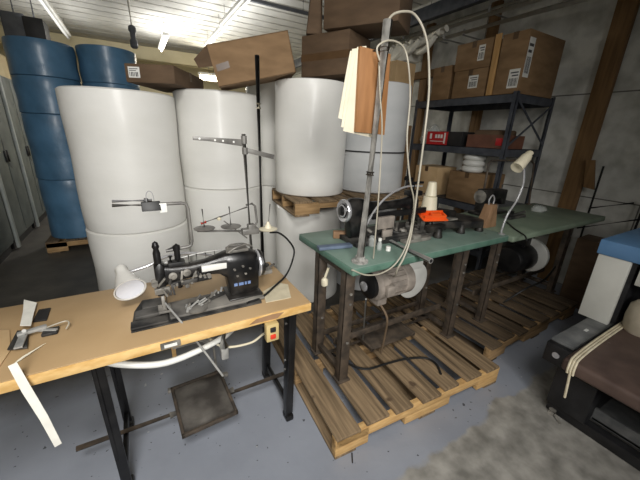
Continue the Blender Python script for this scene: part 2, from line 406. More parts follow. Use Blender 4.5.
def strip_light(x, y0, y1, z, lit, lab):
    t = thing('ceiling_strip_light', lab, 'ceiling light', (x, (y0 + y1) / 2, z), 0, 'fluorescent strip lights')
    obj('housing', box(B(), (x - 0.05, y0, z + 0.03), (x + 0.05, y1, z + 0.08), 0.008), 'ceil_white', t)
    obj('tube', cyl(B(), (x, y0 + 0.03, z), (x, y1 - 0.03, z), 0.018, seg=12), 'tube_lit' if lit else 'lamp_white', t)
    bm = B()
    for yy in (y0 + 0.2, y1 - 0.2): cyl(bm, (x, yy, z + 0.07), (x, yy, H + 0.01), 0.006, seg=8)
    obj('hanger', bm, 'grey_steel', t)
strip_light(-0.84, 5.9, 8.4, 3.02, False, 'pale unlit strip light on the ceiling above the left blue roll')
strip_light(1.47, 4.4, 5.9, 3.02, False, 'pale strip light on the ceiling, nearer of two in line above the tilted box')
strip_light(1.50, 6.0, 7.4, 3.02, False, 'pale strip light on the ceiling, farther of two in line behind the tilted box')
strip_light(0.73, 6.9, 8.1, 2.98, True, 'lit white strip light glowing on the far ceiling above the flat dark carton')
t = thing('hanging_lamp', 'bright warm lamp glowing at the far wall left of the tilted box', 'lamp', (1.83, 8.9, 2.7))
obj('lamp_panel', box(B(), (1.60, 8.85, 2.62), (2.06, 8.92, 2.74), 0.015), 'tube_warm', t)
obj('lamp_hood', box(B(), (1.58, 8.82, 2.74), (2.08, 8.98, 2.79), 0.008), 'ceil_white', t)
obj('hanger', cyl(B(), (1.83, 8.9, 2.79), (1.83, 8.9, 3.31), 0.006, seg=8), 'grey_steel', t)
t = thing('drop_pipe', 'white vertical drop pipe with a fitting above the right blue roll', 'pipe', (0.25, 5.9, 2.6))
p = aty(134.5, 47, 5.9)
obj('pipe', cyl(B(), (p.x, 5.9, p.z), (p.x - 0.0, 5.9, H + 0.02), 0.03, seg=12), 'conduit', t)
bm = B(); lathe(bm, [(0.03, 0), (0.05, 0.02), (0.05, 0.1), (0.035, 0.12), (0.035, 0.2), (0.05, 0.22), (0.05, 0.27), (0.03, 0.29)], (p.x, 5.9, p.z - 0.02), seg=16)
obj('fitting', bm, 'dark_duct', t)
# dark duct pieces, top left
for q, (px0, px1, py0, py1, dd, lab) in enumerate(((9, 26, 17, 42, 6.6, 'dark square duct dropping from the ceiling at the far left'),
                                                   (29, 45, 22, 40, 6.3, 'short black duct box beside the left strip light'))):
    a = atd(px0, py1, dd); b = atd(px1, py0, dd)
    t = thing('ceiling_duct', lab, 'duct', ((a.x + b.x) / 2, (a.y + b.y) / 2, a.z))
    w = (b - a).xy.length; c = V(((a.x + b.x) / 2, (a.y + b.y) / 2, 0))
    obj('duct_body', box(B(), (c.x - w / 2, c.y - 0.15, a.z), (c.x + w / 2, c.y + 0.2, b.z), 0.01), 'dark_duct' if q == 0 else 'black_box', t)
    obj('flange', box(B(), (c.x - w / 2 - 0.02, c.y - 0.17, a.z - 0.03), (c.x + w / 2 + 0.02, c.y + 0.22, a.z), 0.005), 'dark_duct', t)
    obj('hanger', cyl(B(), (c.x, c.y, b.z - 0.01), (c.x, c.y, H + 0.02), 0.012, seg=8), 'dark_duct', t)

# ----------------------------------------------- grey cabinets on the left
def cabinet(y0, y1, z1, lab):
    t = thing('storage_cabinet', lab, 'cabinet', (-1.7, (y0 + y1) / 2, 0), 0, 'grey cabinets along the left side')
    obj('body', box(B(), (-2.05, y0, 0.1), (-1.42, y1, z1), 0.01), 'locker', t)
    dw = (y1 - y0) / 2
    for k in (0, 1):
        bm = box(B(), (-1.42, y0 + k * dw + 0.012, 0.14), (-1.405, y0 + (k + 1) * dw - 0.012, z1 - 0.03), 0.004)
        d = obj('door', bm, 'locker', t)
        obj('handle', box(B(), (-1.405, y0 + dw + (0.03 if k else -0.05), 1.0), (-1.385, y0 + dw + (0.05 if k else -0.03), 1.14), 0.004), 'black_iron', d)
    obj('edge_strip', box(B(), (-1.42, y0 - 0.02, 0.02), (-1.39, y0 + 0.04, z1), 0.005), 'locker_edge', t)
    bm = box(B(), (-2.03, y0 + 0.02, 0), (-1.45, y1 - 0.02, 0.1)); obj('plinth', bm, 'black_box', t)
cabinet(3.85, 4.85, 2.05, 'grey steel cabinet at the left edge, nearest of the row')
cabinet(4.92, 5.80, 2.0, 'grey steel cabinet in the row at left, second from the camera')
cabinet(5.88, 6.75, 2.05, 'grey steel cabinet at the left end nearest the blue rolls')
for k, (y0, y1, z0, h) in enumerate(((4.95, 5.7, 2.0, 0.2), (4.98, 5.66, 2.2, 0.2), (4.96, 5.7, 2.4, 0.18), (5.95, 6.6, 2.05, 0.3))):
    labs = ['beige carton lying lowest on the second left cabinet', 'beige carton in the middle of the pile on the second left cabinet',
            'beige carton topmost of the pile on the second left cabinet', 'beige carton alone on the cabinet nearest the blue rolls']
    t = thing('carton', labs[k], 'box', (-1.7, (y0 + y1) / 2, z0), 0, 'beige cartons on the cabinets')
    obj('carton_body', box(B(), (-1.95 + 0.02 * (k % 2), y0, z0 + 0.001), (-1.42 - 0.02 * (k % 2), y1, z0 + h), 0.008), 'beige_box', t)
    obj('tape', box(B(), (-1.72, y0 - 0.001, z0 + h - 0.03), (-1.66, y1 + 0.001, z0 + h + 0.001)), 'tape', t)

# ------------------------------------------------------------------- rolls
def roll(c, z0, z1, r, m, lab, cat, grp, rings=0):
    h = z1 - z0 - 0.004; e = 0.010 if m != 'bluewrap' else 0.006
    bm = B(); prof = [(0.05, 0.012), (r - 0.07, 0.0), (r - e, 0.0), (r - 0.004, e * 0.6)]
    n = 7
    for i in range(n + 1):
        f = i / n; prof.append((r + 0.004 * math.sin(f * 9 + c[0] * 7) - 0.001, e + (h - 2 * e) * f))
    prof += [(r - 0.004, h - e * 0.6), (r - e, h), (r - 0.07, h), (0.05, h - 0.012)]
    t = thing('wrapped_roll', lab, cat, (c[0], c[1], z0), 0, grp)
    lathe(bm, prof, (c[0], c[1], z0 + 0.002), seg=56)
    o = obj('film_wrap', bm, m, t, 50)
    bm = B(); lathe(bm, [(0.038, h - 0.03), (0.05, h - 0.03), (0.05, h + 0.004), (0.038, h + 0.004)], (c[0], c[1], z0 + 0.002), seg=20)
    obj('core', bm, 'card', t)
    return t
WG = 'white wrapped rolls stacked behind the tables'
Lc, Mc, Rc, R2c, Gc = (-0.05, 2.80), (0.648, 2.86), (1.316, 2.472), (1.945, 2.42), (1.36, 3.26)
roll(Lc, 0.0, 0.755, 0.352, 'wrap', 'lower white roll at left, behind the desk lamp', 'roll', WG)
roll(Lc, 0.755, 1.70, 0.352, 'wrap', 'large white roll on top of the left stack beside the blue rolls', 'roll', WG)
roll(Mc, 0.0, 1.02, 0.34, 'wrap', 'lower white roll of the middle stack, behind the black sewing machine', 'roll', WG)
roll(Mc, 1.02, 1.755, 0.34, 'wrap', 'upper white roll of the middle stack, behind the tall black thread pole', 'roll', WG)
roll(Rc, 0.0, 0.86, 0.30, 'wrap', 'white roll below the small pallet, left of the green table', 'roll', WG)
roll(Rc, 0.985, 1.86, 0.302, 'wrap', 'white roll standing on the small pallet left of the hanging papers', 'roll', WG)
roll(R2c, 0.0, 0.86, 0.30, 'wrap_shaded', 'white roll below the small pallet, hidden behind the green table machine', 'roll', WG)
roll(R2c, 0.985, 1.90, 0.31, 'wrap_shaded', 'white roll with shade-grey film on the small pallet, behind the hanging plywood board', 'roll', WG)
rr_ = [o for o in COL.objects if o.name.startswith('wrapped_roll') and 'behind the hanging plywood' in o.get('label', '')][0]
zr = atd(392, 154, 2.8).z
obj('strap_band', lathe(B(), [(0.309, 0), (0.318, 0.001), (0.318, 0.011), (0.309, 0.012)], (R2c[0], R2c[1], zr), seg=56), 'black_box', rr_, label='thin black strap around the roll')
roll(Gc, 0.0, 0.95, 0.34, 'wrap', 'lower white roll seen through the gap between middle and right stacks', 'roll', WG)
roll(Gc, 0.95, 1.92, 0.34, 'wrap', 'upper white roll seen through the gap between middle and right stacks', 'roll', WG)
BG = 'blue wrapped rolls at the back left'
b1, b2 = (-0.755, 4.88), (-0.150, 4.95)
for c, who in ((b1, 'left'), (b2, 'right')):
    zz = [0.15, 0.86, 1.57, 1.94, 2.29 + (0.03 if who == 'right' else 0)]
    for k in range(4):
        pos = ['bottom', 'second from the bottom', 'third from the bottom', 'topmost'][k]
        roll(c, zz[k], zz[k + 1], 0.30, 'bluewrap', 'blue wrapped roll, %s in the %s blue stack' % (pos, who), 'roll', BG)

# ----------------------------------------------------------------- pallets
def pallet(name_label, loc, rz, L, D, h, nb, board_m='pallet', grp=None, fresh=False, seed=1):
    rnd = random.Random(seed)
    t = thing('wooden_pallet', name_label, 'pallet', loc, rz, grp)
    R = Matrix.Translation(V(loc)) @ Matrix.Rotation(rz, 4, 'Z')
    sh = h - 0.018 - 0.016
    for yy in (0.0, D / 2 - 0.02, D - 0.04):
        bm = B()
        for (xa, xb) in ((0, L * 0.16), (L * 0.36, L * 0.64), (L * 0.84, L)): box(bm, (xa, yy, 0.016), (xb, yy + 0.04, 0.016 + sh), 0.003, R)
        box(bm, (0, yy, 0.016 + sh * 0.5), (L, yy + 0.04, 0.016 + sh - 0.0005), 0.002, R)
        obj('stringer', bm, 'pallet_new' if fresh and yy == 0 else 'pallet_side', t)
    x = 0.0; p = L / nb
    for k in range(nb):
        w = p - rnd.uniform(0.028, 0.06); j = rnd.uniform(-0.012, 0.012)
        bm = box(B(), (x, -0.005 + rnd.uniform(-0.012, 0.01), h - 0.018), (x + w, D + rnd.uniform(-0.015, 0.01), h), 0.003, R)
        obj('deck_board', bm, board_m, t); x += p + (p - w) / max(1, nb - 1)
    for xx in (0.0, L / 2 - 0.06, L - 0.12):
        obj('bottom_board', box(B(), (xx, 0, 0.0), (xx + 0.12, D, 0.016), 0.002, R), board_m, t)
    return t
pallet('worn wooden pallet on the floor under the nearer green table', (0.635, 0.862, 0), -0.055, 1.19, 1.04, 0.14, 7, fresh=True, seed=4)
pallet('wooden pallet with shade-darkened boards on the floor under the farther green table', (1.93, 0.93, 0), 0.02, 1.32, 0.86, 0.14, 8, board_m='pallet_dark', seed=9)
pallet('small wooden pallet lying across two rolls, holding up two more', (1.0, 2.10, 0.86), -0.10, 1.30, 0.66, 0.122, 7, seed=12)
pallet('low wooden pallet under the two blue roll stacks', (-1.07, 4.56, 0), 0, 1.26, 0.72, 0.148, 7, board_m='pallet_dark', seed=15)

# ---------------------------------------------------------- cardboard boxes
def cbox(name, lab, loc, rz, w, d, h, m, tilt=None, grp=None, tape=True, labels=(), z_flap=False):
    """loc = centre of the base; w along local x, d along local y"""
    t = thing(name, lab, 'box', loc, rz, grp)
    R = Matrix.Translation(V(loc)) @ Matrix.Rotation(rz, 4, 'Z')
    if tilt is not None:
        R = R @ tilt
    obj('carton_body', box(B(), (-w / 2, -d / 2, 0.001), (w / 2, d / 2, h), 0.006, R), m, t)
    if tape:
        bm = box(B(), (-w / 2 - 0.001, -0.025, h - 0.06), (w / 2 + 0.001, 0.025, h + 0.001), 0, R)
        obj('tape_strip', bm, 'tape', t)
    for (face, u, v, lw, lh) in labels:                          # a paper label with printed lines
        bm = B(); bk = B()
        def put(b, u0, v0, a, c, e):
            if face == '-y': box(b, (u0, -d / 2 - e, v0), (u0 + a, -d / 2 + 0.003, v0 + c), 0, R)
            elif face == '-x': box(b, (-w / 2 - e, u0, v0), (-w / 2 + 0.003, u0 + a, v0 + c), 0, R)
        put(bm, u, v, lw, lh, 0.0015)
        lo = obj('paper_label', bm, 'label', t)
        n = max(3, int(lw / 0.012)); x = u + lw * 0.1
        for k in range(n):
            ww = lw * 0.8 / n * (0.35 + 0.4 * ((k * 37) % 10) / 10); put(bk, x, v + lh * 0.1, ww, lh * 0.42, 0.0022); x += lw * 0.8 / n
        put(bk, u + lw * 0.1, v + lh * 0.62, lw * 0.6, lh * 0.07, 0.0022); put(bk, u + lw * 0.1, v + lh * 0.78, lw * 0.75, lh * 0.07, 0.0022)
        obj('label_print', bk, 'ink', lo)
    return t
# flat dark carton on the two left rolls
def corner_box(lab, pc, dc, pl, dl, depth, z0, h, m, labels=(), tape=True, wmax=None):
    """carton whose nearest vertical edge stands at pc; pl = far end of its left face"""
    a = atd(pc[0], pc[1], dc); b = atd(pl[0], pl[1], dl); a.z = b.z = z0
    u = (a - b); w_ = u.length; u.normalize(); n_ = V((-u.y, u.x, 0))
    c = (a + b) / 2 + n_ * depth / 2
    return cbox('cardboard_box', lab, c, math.atan2(u.y, u.x), w_, depth, h, m, labels=labels, tape=tape)
corner_box('flat dark cardboard carton lying across the left and middle white rolls', (176, 90), 2.52, (127, 86), 2.66, 0.58, 1.757, 0.115, 'card_dark', labels=(('-y', -0.14, 0.03, 0.075, 0.065),))
# tilted long carton
A0 = atd(219, 90, 2.5); A1 = atd(296, 75, 2.5); A2 = atd(207, 51, 2.5)
u = (A1 - A0); Lb = u.length; u.normalize(); v = (A2 - A0); v = (v - u * v.dot(u)); Hb = v.length * 1.08; v.normalize(); n = u.cross(v).normalized()
if n.y < 0: n = -n
A0.z += .018
t = thing('cardboard_box', 'long open cardboard box tilted on top of the middle white roll', 'box', A0 + n * 0.15)
def face(p, q, r_, s, th, m, nm, par):
    nn = (q - p).cross(s - p).normalized() * th
    return obj(nm, hexa(B(), [p, q, r_, s, p + nn, q + nn, r_ + nn, s + nn], 0.0015), m, par)
D_ = 0.34; P0, P1, P2, P3 = A0, A0 + u * Lb, A0 + u * Lb + v * Hb, A0 + v * Hb
Q0, Q1, Q2, Q3 = [p + n * D_ for p in (P0, P1, P2, P3)]
bm = B()
for a in ((P0, P1, P2, P3), (Q0, Q1, Q2, Q3), (P1, Q1, Q2, P2), (P0, P1, Q1, Q0), (P3, P2, Q2, Q3)):
    c_ = (P0 + Q2) / 2; fc = sum(a, V()) / 4; th = (c_ - fc).normalized() * 0.006
    hexa(bm, list(a) + [p + th for p in a])
fo = obj('carton_body', bm, 'card', t)
fl_ = [P3, P3 - v * 0.13, P3 - v * 0.115 - u * 0.10 + n * 0.04, P3 - u * 0.115 + n * 0.05 - v * 0.06]
obj('flap', hexa(B(), fl_ + [p + n * 0.005 for p in fl_]), 'card_dark', t)
bm = B(); o_ = P0 - n * 0.0015
hexa(bm, [o_ + u * a + v * b for a, b in ((0.02, Hb * .36), (0.11, Hb * .40), (0.11, Hb * .56), (0.02, Hb * .52))] + [o_ + n * .002 + u * a + v * b for a, b in ((0.02, Hb * .36), (0.11, Hb * .40), (0.11, Hb * .56), (0.02, Hb * .52))])
obj('tape_patch', bm, 'tape', t)
# cartons on the right-hand rolls
cb = corner_box('cardboard_box', (347, 80), 2.56, (301, 78), 2.80, 0.34, 1.90, 0.29, 'card_dark', tape=False)
cb['label'] = 'cardboard box with a tape stripe standing on the two right rolls'
R = Matrix.Translation(cb.location) @ Matrix.Rotation(cb.rotation_euler[2], 4, 'Z')
w2 = max(abs(v_.co.x) for v_ in cb.children[0].data.vertices)
obj('tape_strip', box(B(), (-w2 - .001, -0.171, 0.11), (w2 + .001, 0.171, 0.16), 0, R), 'tape', cb)
corner_box('big dark cardboard box topmost above the striped box and papers', (397, 33), 2.42, (323, 30), 2.62, 0.34, 2.192, 0.42, 'card_dark')
t = thing('cardboard_box', 'torn empty cardboard box with ragged edge left of the topmost dark box', 'box', (1.2, 2.6, 2.192))
T0 = atd(314, 33, 2.74); T0.z = 2.192
bm = B()
def tp_(l): return hexa(bm, [T0 + RT.xy.to_3d().normalized() * p[0] + FW.xy.to_3d().normalized() * p[1] + V((0, 0, p[2])) for p in l])
tp_(((-0.06, 0, 0), (0.06, 0, 0), (0.06, .006, 0), (-0.06, .006, 0), (-0.03, 0, 0.25), (0.03, 0, 0.42), (0.03, .006, 0.42), (-0.03, .006, 0.25)))
tp_(((-0.06, 0, 0), (-0.06, 0.16, 0), (-0.054, 0.16, 0), (-0.054, 0, 0), (-0.03, 0, 0.25), (-0.03, 0.16, 0.44), (-0.024, 0.16, 0.44), (-0.024, 0, 0.25)))
tp_(((-0.06, 0.16, 0), (0.06, 0.16, 0), (0.06, .166, 0), (-0.06, .166, 0), (-0.03, 0.16, 0.44), (0.05, 0.16, 0.40), (0.05, .166, 0.40), (-0.03, .166, 0.44)))
tp_(((-0.06, 0, 0), (0.06, 0, 0), (0.06, .16, 0), (-0.06, .16, 0), (-0.06, 0, 0.005), (0.06, 0, 0.005), (0.06, .16, 0.005), (-0.06, .16, 0.005)))
obj('carton_body', bm, 'card_dark', t)
bm = B(); tp_(((-0.03, 0, 0.25), (0.0, 0, 0.33), (0.05, -.03, 0.33), (-0.01, -.05, 0.22), (-0.03, .004, 0.25), (0.0, .004, 0.335), (0.05, -.026, 0.335), (-0.01, -.046, 0.225)))
obj('flap', bm, 'card', t)

# -------------------------------------------------------------- shelf unit
t = thing('shelving_unit', 'dark steel shelving unit full of boxes against the right wall', 'shelf', (3.36, 2.46, 0))
SX0, SX1, SY0, SY1 = 3.13, 3.82, 1.84, 3.10
for x, yy in ((SX0, SY0), (SX1, SY0), (SX0, SY1), (SX1, SY1)):
    bm = B(); s = 0.04; dx = s if x == SX0 else -s; dy = s if yy == SY0 else -s
    box(bm, (min(x, x + dx), min(yy, yy + 0.004 * (1 if dy > 0 else -1)), 0), (max(x, x + dx), max(yy, yy + 0.004 * (1 if dy > 0 else -1)), 1.92))
    box(bm, (min(x, x + 0.004 * (1 if dx > 0 else -1)), min(yy, yy + dy), 0), (max(x, x + 0.004 * (1 if dx > 0 else -1)), max(yy, yy + dy), 1.92))
    obj('upright', bm, 'shelf_steel', t)
for z in (0.32, 0.80, 1.40, 1.90):
    bm = B(); box(bm, (SX0 + 0.006, SY0 + 0.006, z - 0.075), (SX0 + 0.012, SY1 - 0.006, z)); box(bm, (SX0 + 0.006, SY0 + 0.006, z - 0.004), (SX1 - 0.006, SY1 - 0.006, z))
    box(bm, (SX1 - 0.012, SY0 + 0.006, z - 0.075), (SX1 - 0.006, SY1 - 0.006, z)); box(bm, (SX0 + 0.006, SY0 + 0.006, z - 0.075), (SX1 - 0.006, SY0 + 0.012, z)); box(bm, (SX0 + 0.006, SY1 - 0.012, z - 0.075), (SX1 - 0.006, SY1 - 0.006, z))
    obj('shelf_board', bm, 'shelf_steel', t)
for a, b in (((SX0 + .03, SY0 - .004, 1.44), (SX1 - .03, SY0 - .004, 1.84)), ((SX0 + .03, SY0 - .010, 1.84), (SX1 - .03, SY0 - .010, 1.44)),
             ((SX0 + .03, SY0 - .004, 0.36), (SX1 - .03, SY0 - .004, 0.74)), ((SX0 + .03, SY0 - .010, 0.74), (SX1 - .03, SY0 - .010, 0.36))):
    obj('cross_brace', bar(B(), a, b, 0.005, 0.022), 'shelf_steel', t)
SG = 'cartons on the steel shelves'
cbox('cardboard_box', 'tall cardboard box at the near end of the top shelf with a long side label', (3.455, 1.98, 1.90), 0, 0.62, 0.25, 0.52, 'card', grp=SG,
     labels=(('-x', -0.11, 0.05, 0.10, 0.16), ('-y', -0.29, 0.14, 0.09, 0.32)))
cbox('cardboard_box', 'lower of two stacked labelled cardboard boxes on the top shelf', (3.38, 2.40, 1.90), 0, 0.44, 0.40, 0.27, 'card', grp=SG, labels=(('-x', -0.10, 0.09, 0.11, 0.12),))
cbox('cardboard_box', 'upper of two stacked labelled cardboard boxes on the top shelf', (3.38, 2.41, 2.171), 0, 0.44, 0.42, 0.26, 'card', grp=SG, labels=(('-x', -0.13, 0.07, 0.07, 0.14),))
cbox('cardboard_box', 'tan cardboard box on the top shelf left of the two stacked boxes', (3.40, 2.81, 1.90), 0, 0.40, 0.26, 0.36, 'card', grp=SG)
tag(obj('wooden_stick', bar(B(), (3.14, 2.135, 1.902), (3.15, 2.15, 2.44), 0.012, 0.062, 0.002), 'pale_wood', origin=(3.17, 2.16, 1.90)), 'pale wooden board upright between the tall box and the stacked boxes', 'board')
t = cbox('cardboard_box', 'pale cardboard box under clear film at the far end of the shelf top', (2.92, 3.30, 1.62), 0.1, 0.34, 0.34, 0.70, 'card_light', grp=SG)
# its support: a stack of plain cartons on the floor beside the shelf
cbox('cardboard_box', 'plain cardboard box lowest in the pile beyond the shelving unit', (2.92, 3.28, 0.0), 0.05, 0.38, 0.36, 0.8, 'card_dark', grp=SG)
cbox('cardboard_box', 'plain cardboard box in the middle of the pile beyond the shelving unit', (2.92, 3.27, 0.802), 0.0, 0.38, 0.36, 0.815, 'card', grp=SG)

# second shelf
t = thing('red_carton', 'black carton with a red printed end on the middle shelf', 'box', (3.3, 2.68, 1.40), 0)
obj('carton_body', box(B(), (3.15, 2.36, 1.401), (3.55, 2.86, 1.555), 0.004), 'black_box', t)
po = obj('printed_end', box(B(), (3.147, 2.55, 1.405), (3.151, 2.855, 1.552)), 'red', t)
bm = B()
for k, (a, b, c, d) in enumerate(((2.70, 2.73, 1.48, 1.52), (2.66, 2.69, 1.48, 1.52), (2.62, 2.65, 1.48, 1.52), (2.60, 2.80, 1.44, 1.447), (2.78, 2.81, 1.47, 1.53), (2.58, 2.60, 1.42, 1.54))):
    box(bm, (3.1455, a, c), (3.148, b, d))
obj('white_print', bm, 'label', po)
t = thing('parts_bin', 'shallow dull red bin on the middle shelf near the shelf end', 'bin', (3.3, 2.02, 1.40))
bm = B(); box(bm, (3.16, 1.88, 1.401), (3.5, 2.30, 1.41)); box(bm, (3.16, 1.88, 1.41), (3.17, 2.30, 1.53)); box(bm, (3.49, 1.88, 1.41), (3.5, 2.30, 1.53)); box(bm, (3.17, 1.88, 1.41), (3.49, 1.89, 1.53)); box(bm, (3.17, 2.29, 1.41), (3.49, 2.30, 1.53))
obj('bin_body', bm, 'darkred', t)
obj('contents', box(B(), (3.2, 1.95, 1.411), (3.47, 2.26, 1.58), 0.02), 'card_dark', t)
obj('red_tab', box(B(), (3.155, 1.90, 1.43), (3.161, 1.97, 1.50), 0.001), 'red', t)
bm = B(); lathe(bm, [(0.02, 0), (0.13, 0.0), (0.15, 0.06), (0.11, 0.14), (0.05, 0.21), (0.02, 0.24)], (3.40, 2.985, 1.403), seg=16, wob=0.10)
tag(obj('plastic_bag', bm, 'clear', origin=(3.40, 2.985, 1.403), smooth=60), 'crumpled clear plastic bag at the far end of the middle shelf', 'bag')
# lower shelf
cbox('cardboard_box', 'cardboard box on the lower shelf under the white spool rings', (3.33, 2.22, 0.80), 0, 0.34, 0.46, 0.33, 'card', grp=SG)
cbox('cardboard_box', 'cardboard box on the lower shelf left of the white spool rings', (3.33, 2.80, 0.80), 0, 0.34, 0.36, 0.34, 'card_light', grp=SG)
first = None
for k in range(3):
    if first is None:
        bm = B(); lathe(bm, [(0.04, 0), (0.10, 0), (0.118, 0.018), (0.118, 0.045), (0.10, 0.063), (0.04, 0.063), (0.04, 0)][:6], (0, 0, 0), seg=28)
        first = tag(obj('spool_ring', bm, 'white_plastic', origin=(0, 0, 0), smooth=60), '', 'spool', 'white rings on the lower shelf carton'); o = first
    else:
        o = first.copy(); COL.objects.link(o)
    o.location = (3.28, 2.25, 1.132 + 0.0645 * k)
    o['label'] = ['white spool ring at the bottom of the three on the shelf box', 'white spool ring in the middle of the three on the shelf box', 'white spool ring topmost of the three on the shelf box'][k]

# ------------------------------------------------------- wooden sewing table
TZ = 0.78
t1 = thing('sewing_table', 'tan sewing table with raw particleboard edge and black iron legs in front', 'table', (0, 1.3, 0))
obj('tabletop', box(B(), (-0.72, 1.045, TZ - 0.004), (0.578, 1.545, TZ), 0.001), 'tan_top', t1)
obj('tabletop_core', box(B(), (-0.72, 1.043, TZ - 0.040), (0.580, 1.545, TZ - 0.004), 0.002), 'particle', t1)
for x in (-0.215, 0.535):
    for fy, (ya, yb) in enumerate(((1.145, 1.185), (1.46, 1.52))):
        bm = B()
        prism(bm, [(x - 0.02, ya - 0.02, TZ - 0.04), (x - 0.02, ya + 0.055, TZ - 0.04), (x - 0.02, ya + 0.05, 0.46), (x - 0.02, yb + 0.02, 0.12), (x - 0.02, yb + 0.02, 0.03), (x - 0.02, yb - 0.02, 0.03), (x - 0.02, yb - 0.025, 0.14), (x - 0.02, ya - 0.01, 0.48)], (0.014, 0, 0), 0.002)
        bar(bm, (x, ya - 0.012, TZ - 0.042), (x, yb - 0.018, 0.05), 0.035, 0.008, 0.001, up=(0, 1, 0))
        box(bm, (x - 0.022, yb - 0.03, 0.0), (x + 0.022, yb + 0.03, 0.035), 0.008)
        leg = obj('leg', bm, 'black_iron', t1)
        for zz in (0.68, 0.62, 0.40, 0.34):
            f = (0.74 - zz) / 0.7; obj('bolt', cyl(B(), (x - 0.027, ya + (yb - ya) * f + 0.01, zz), (x - 0.018, ya + (yb - ya) * f + 0.01, zz), 0.007, seg=8), 'grey_steel', leg)
    obj('side_bar', bar(B(), (x, 1.17, 0.10), (x, 1.52, 0.10), 0.02, 0.035, 0.003), 'black_iron', t1)
    obj('side_bar', bar(B(), (x, 1.12, 0.70), (x, 1.48, 0.70), 0.02, 0.03, 0.003), 'black_iron', t1)
tr = obj('treadle_rod', cyl(B(), (-0.40, 1.37, 0.125), (0.60, 1.37, 0.125), 0.012, seg=12), 'rust_leg', t1)
R = Matrix.Translation(V((0.135, 1.36, 0.140))) @ Matrix.Rotation(0.06, 4, 'Z') @ Matrix.Rotation(0.10, 4, 'X')
bm = box(B(), (-0.122, -0.142, 0), (0.122, 0.142, 0.008), 0.003, R)
lathe(bm, [(0.0, .0085), (.07, .0085), (.075, .012), (.0, .013)], R @ V((-.03, -.02, 0)), R.to_3x3() @ V((0, 0, 1)), 28)
pd = obj('treadle_pedal', bm, 'pedal', t1)
bm = B()
for a, b in (((-0.132, -0.152, 0), (-0.118, 0.152, 0.022)), ((0.118, -0.152, 0), (0.132, 0.152, 0.022)), ((-0.132, -0.152, 0), (0.132, -0.138, 0.022)), ((-0.132, 0.138, 0), (0.132, 0.152, 0.022))): box(bm, a, b, 0.003, R)
obj('pedal_rim', bm, 'rust_leg', pd)
for sx_ in (-.13, .13): obj('pedal_bearing', cyl(B(), R @ V((sx_ - .03, 0.01, -0.012)), R @ V((sx_ + .03, 0.01, -0.012)), 0.017, seg=12), 'greasy_steel', pd)
bm = B(); bar(bm, (-0.02, 1.55, 0.115), (0.30, 1.53, 0.115), 0.025, 0.02, 0.003); bar(bm, (0.24, 1.535, 0.12), (0.22, 1.50, 0.70), 0.012, 0.012, 0.002)
obj('pitman_rod', bm, 'greasy_steel', t1)
bm = B(); box(bm, (0.362, 1.014, 0.662), (0.416, 1.044, 0.742), 0.004)
sw = obj('switch_box', bm, 'switch_ivory', t1, label='ivory switch box with black and red rockers')
obj('black_rocker', box(B(), (0.377, 1.008, 0.708), (0.401, 1.016, 0.730), 0.003), 'black_box', sw)
obj('red_rocker', box(B(), (0.377, 1.008, 0.676), (0.401, 1.016, 0.696), 0.003), 'switch_red', sw)
a = aty(161, 351, 1.04); b = aty(178, 338, 1.04)
bm = box(B(), (a.x, 1.036, TZ - 0.034), (a.x + 0.065, 1.044, TZ - 0.010), 0.002)
bd = obj('nameplate', bm, 'greasy_steel', t1)
obj('plate_window', box(B(), (a.x + 0.012, 1.0345, TZ - 0.028), (a.x + 0.053, 1.037, TZ - 0.016)), 'label', bd)
obj('edge_chip', prism(B(), [(0.30, 1.0425, TZ - .030), (0.42, 1.0425, TZ - .034), (0.45, 1.0425, TZ - .012), (0.40, 1.0425, TZ - .008), (0.33, 1.0425, TZ - .012)], (0, .004, 0)), 'dull_wood', t1, label='broken brown patch on the front edge')
# motor under the table
bm = B(); lathe(bm, [(0.02, 0), (0.085, 0.01), (0.095, 0.03), (0.095, 0.18), (0.085, 0.2), (0.02, 0.21)], (0.13, 1.36, 0.625), (1, 0, 0), 28)
box(bm, (0.19, 1.32, 0.69), (0.27, 1.40, TZ - 0.040), 0.004)
mo = obj('motor', bm, 'black_iron', t1)
bm = B(); lathe(bm, [(0.02, 0), (0.03, 0.006), (0.06, 0.01), (0.06, 0.03), (0.03, 0.035), (0.014, 0.06)], (0.18, 1.245, 0.65), (0, -1, 0), 20)
obj('pulley', bm, 'greasy_steel', mo)
obj('junction_box', box(B(), (0.02, 1.10, 0.69), (0.14, 1.2, TZ - 0.041), 0.005), 'greasy_steel', t1)
obj('junction_box', box(B(), (-0.08, 1.12, 0.71), (0.0, 1.3, TZ - 0.041), 0.004), 'greasy_steel', t1)
bm = B(); cyl(bm, (0.205, 1.08, 0.655), (0.205, 1.08, TZ - .041), 0.018, seg=12); box(bm, (0.19, 1.066, 0.60), (0.22, 1.094, 0.66), 0.006)
obj('plunger', bm, 'grey_steel', t1)
pts = [aty(92, 348, 1.2), aty(105, 361, 1.12), aty(135, 365, 1.09), aty(165, 363, 1.08), aty(195, 352, 1.09), aty(222, 338, 1.12), aty(232, 330, 1.2)]
tag(obj('loose_hose', tube(B(), pts, 0.012, 10), 'white_plastic', origin=pts[2]), 'white hose sagging in a curve beneath the tan sewing table', 'hose')
pts = [aty(208, 338, 1.15), aty(225, 347, 1.12), aty(250, 343, 1.12), aty(262, 335, 1.10), aty(268, 331, 1.03)]
obj('switch_cord', tube(B(), pts, .005, 8), 'cream_plastic', t1, label='thin white cord')
bm = B(); a_ = aty(173, 345, 1.2); bar(bm, (a_.x, 1.2, TZ - 0.041), (a_.x, 1.2, 0.58), 0.016, 0.01, 0.002)
obj('wooden_stop', bm, 'pallet_new', t1)

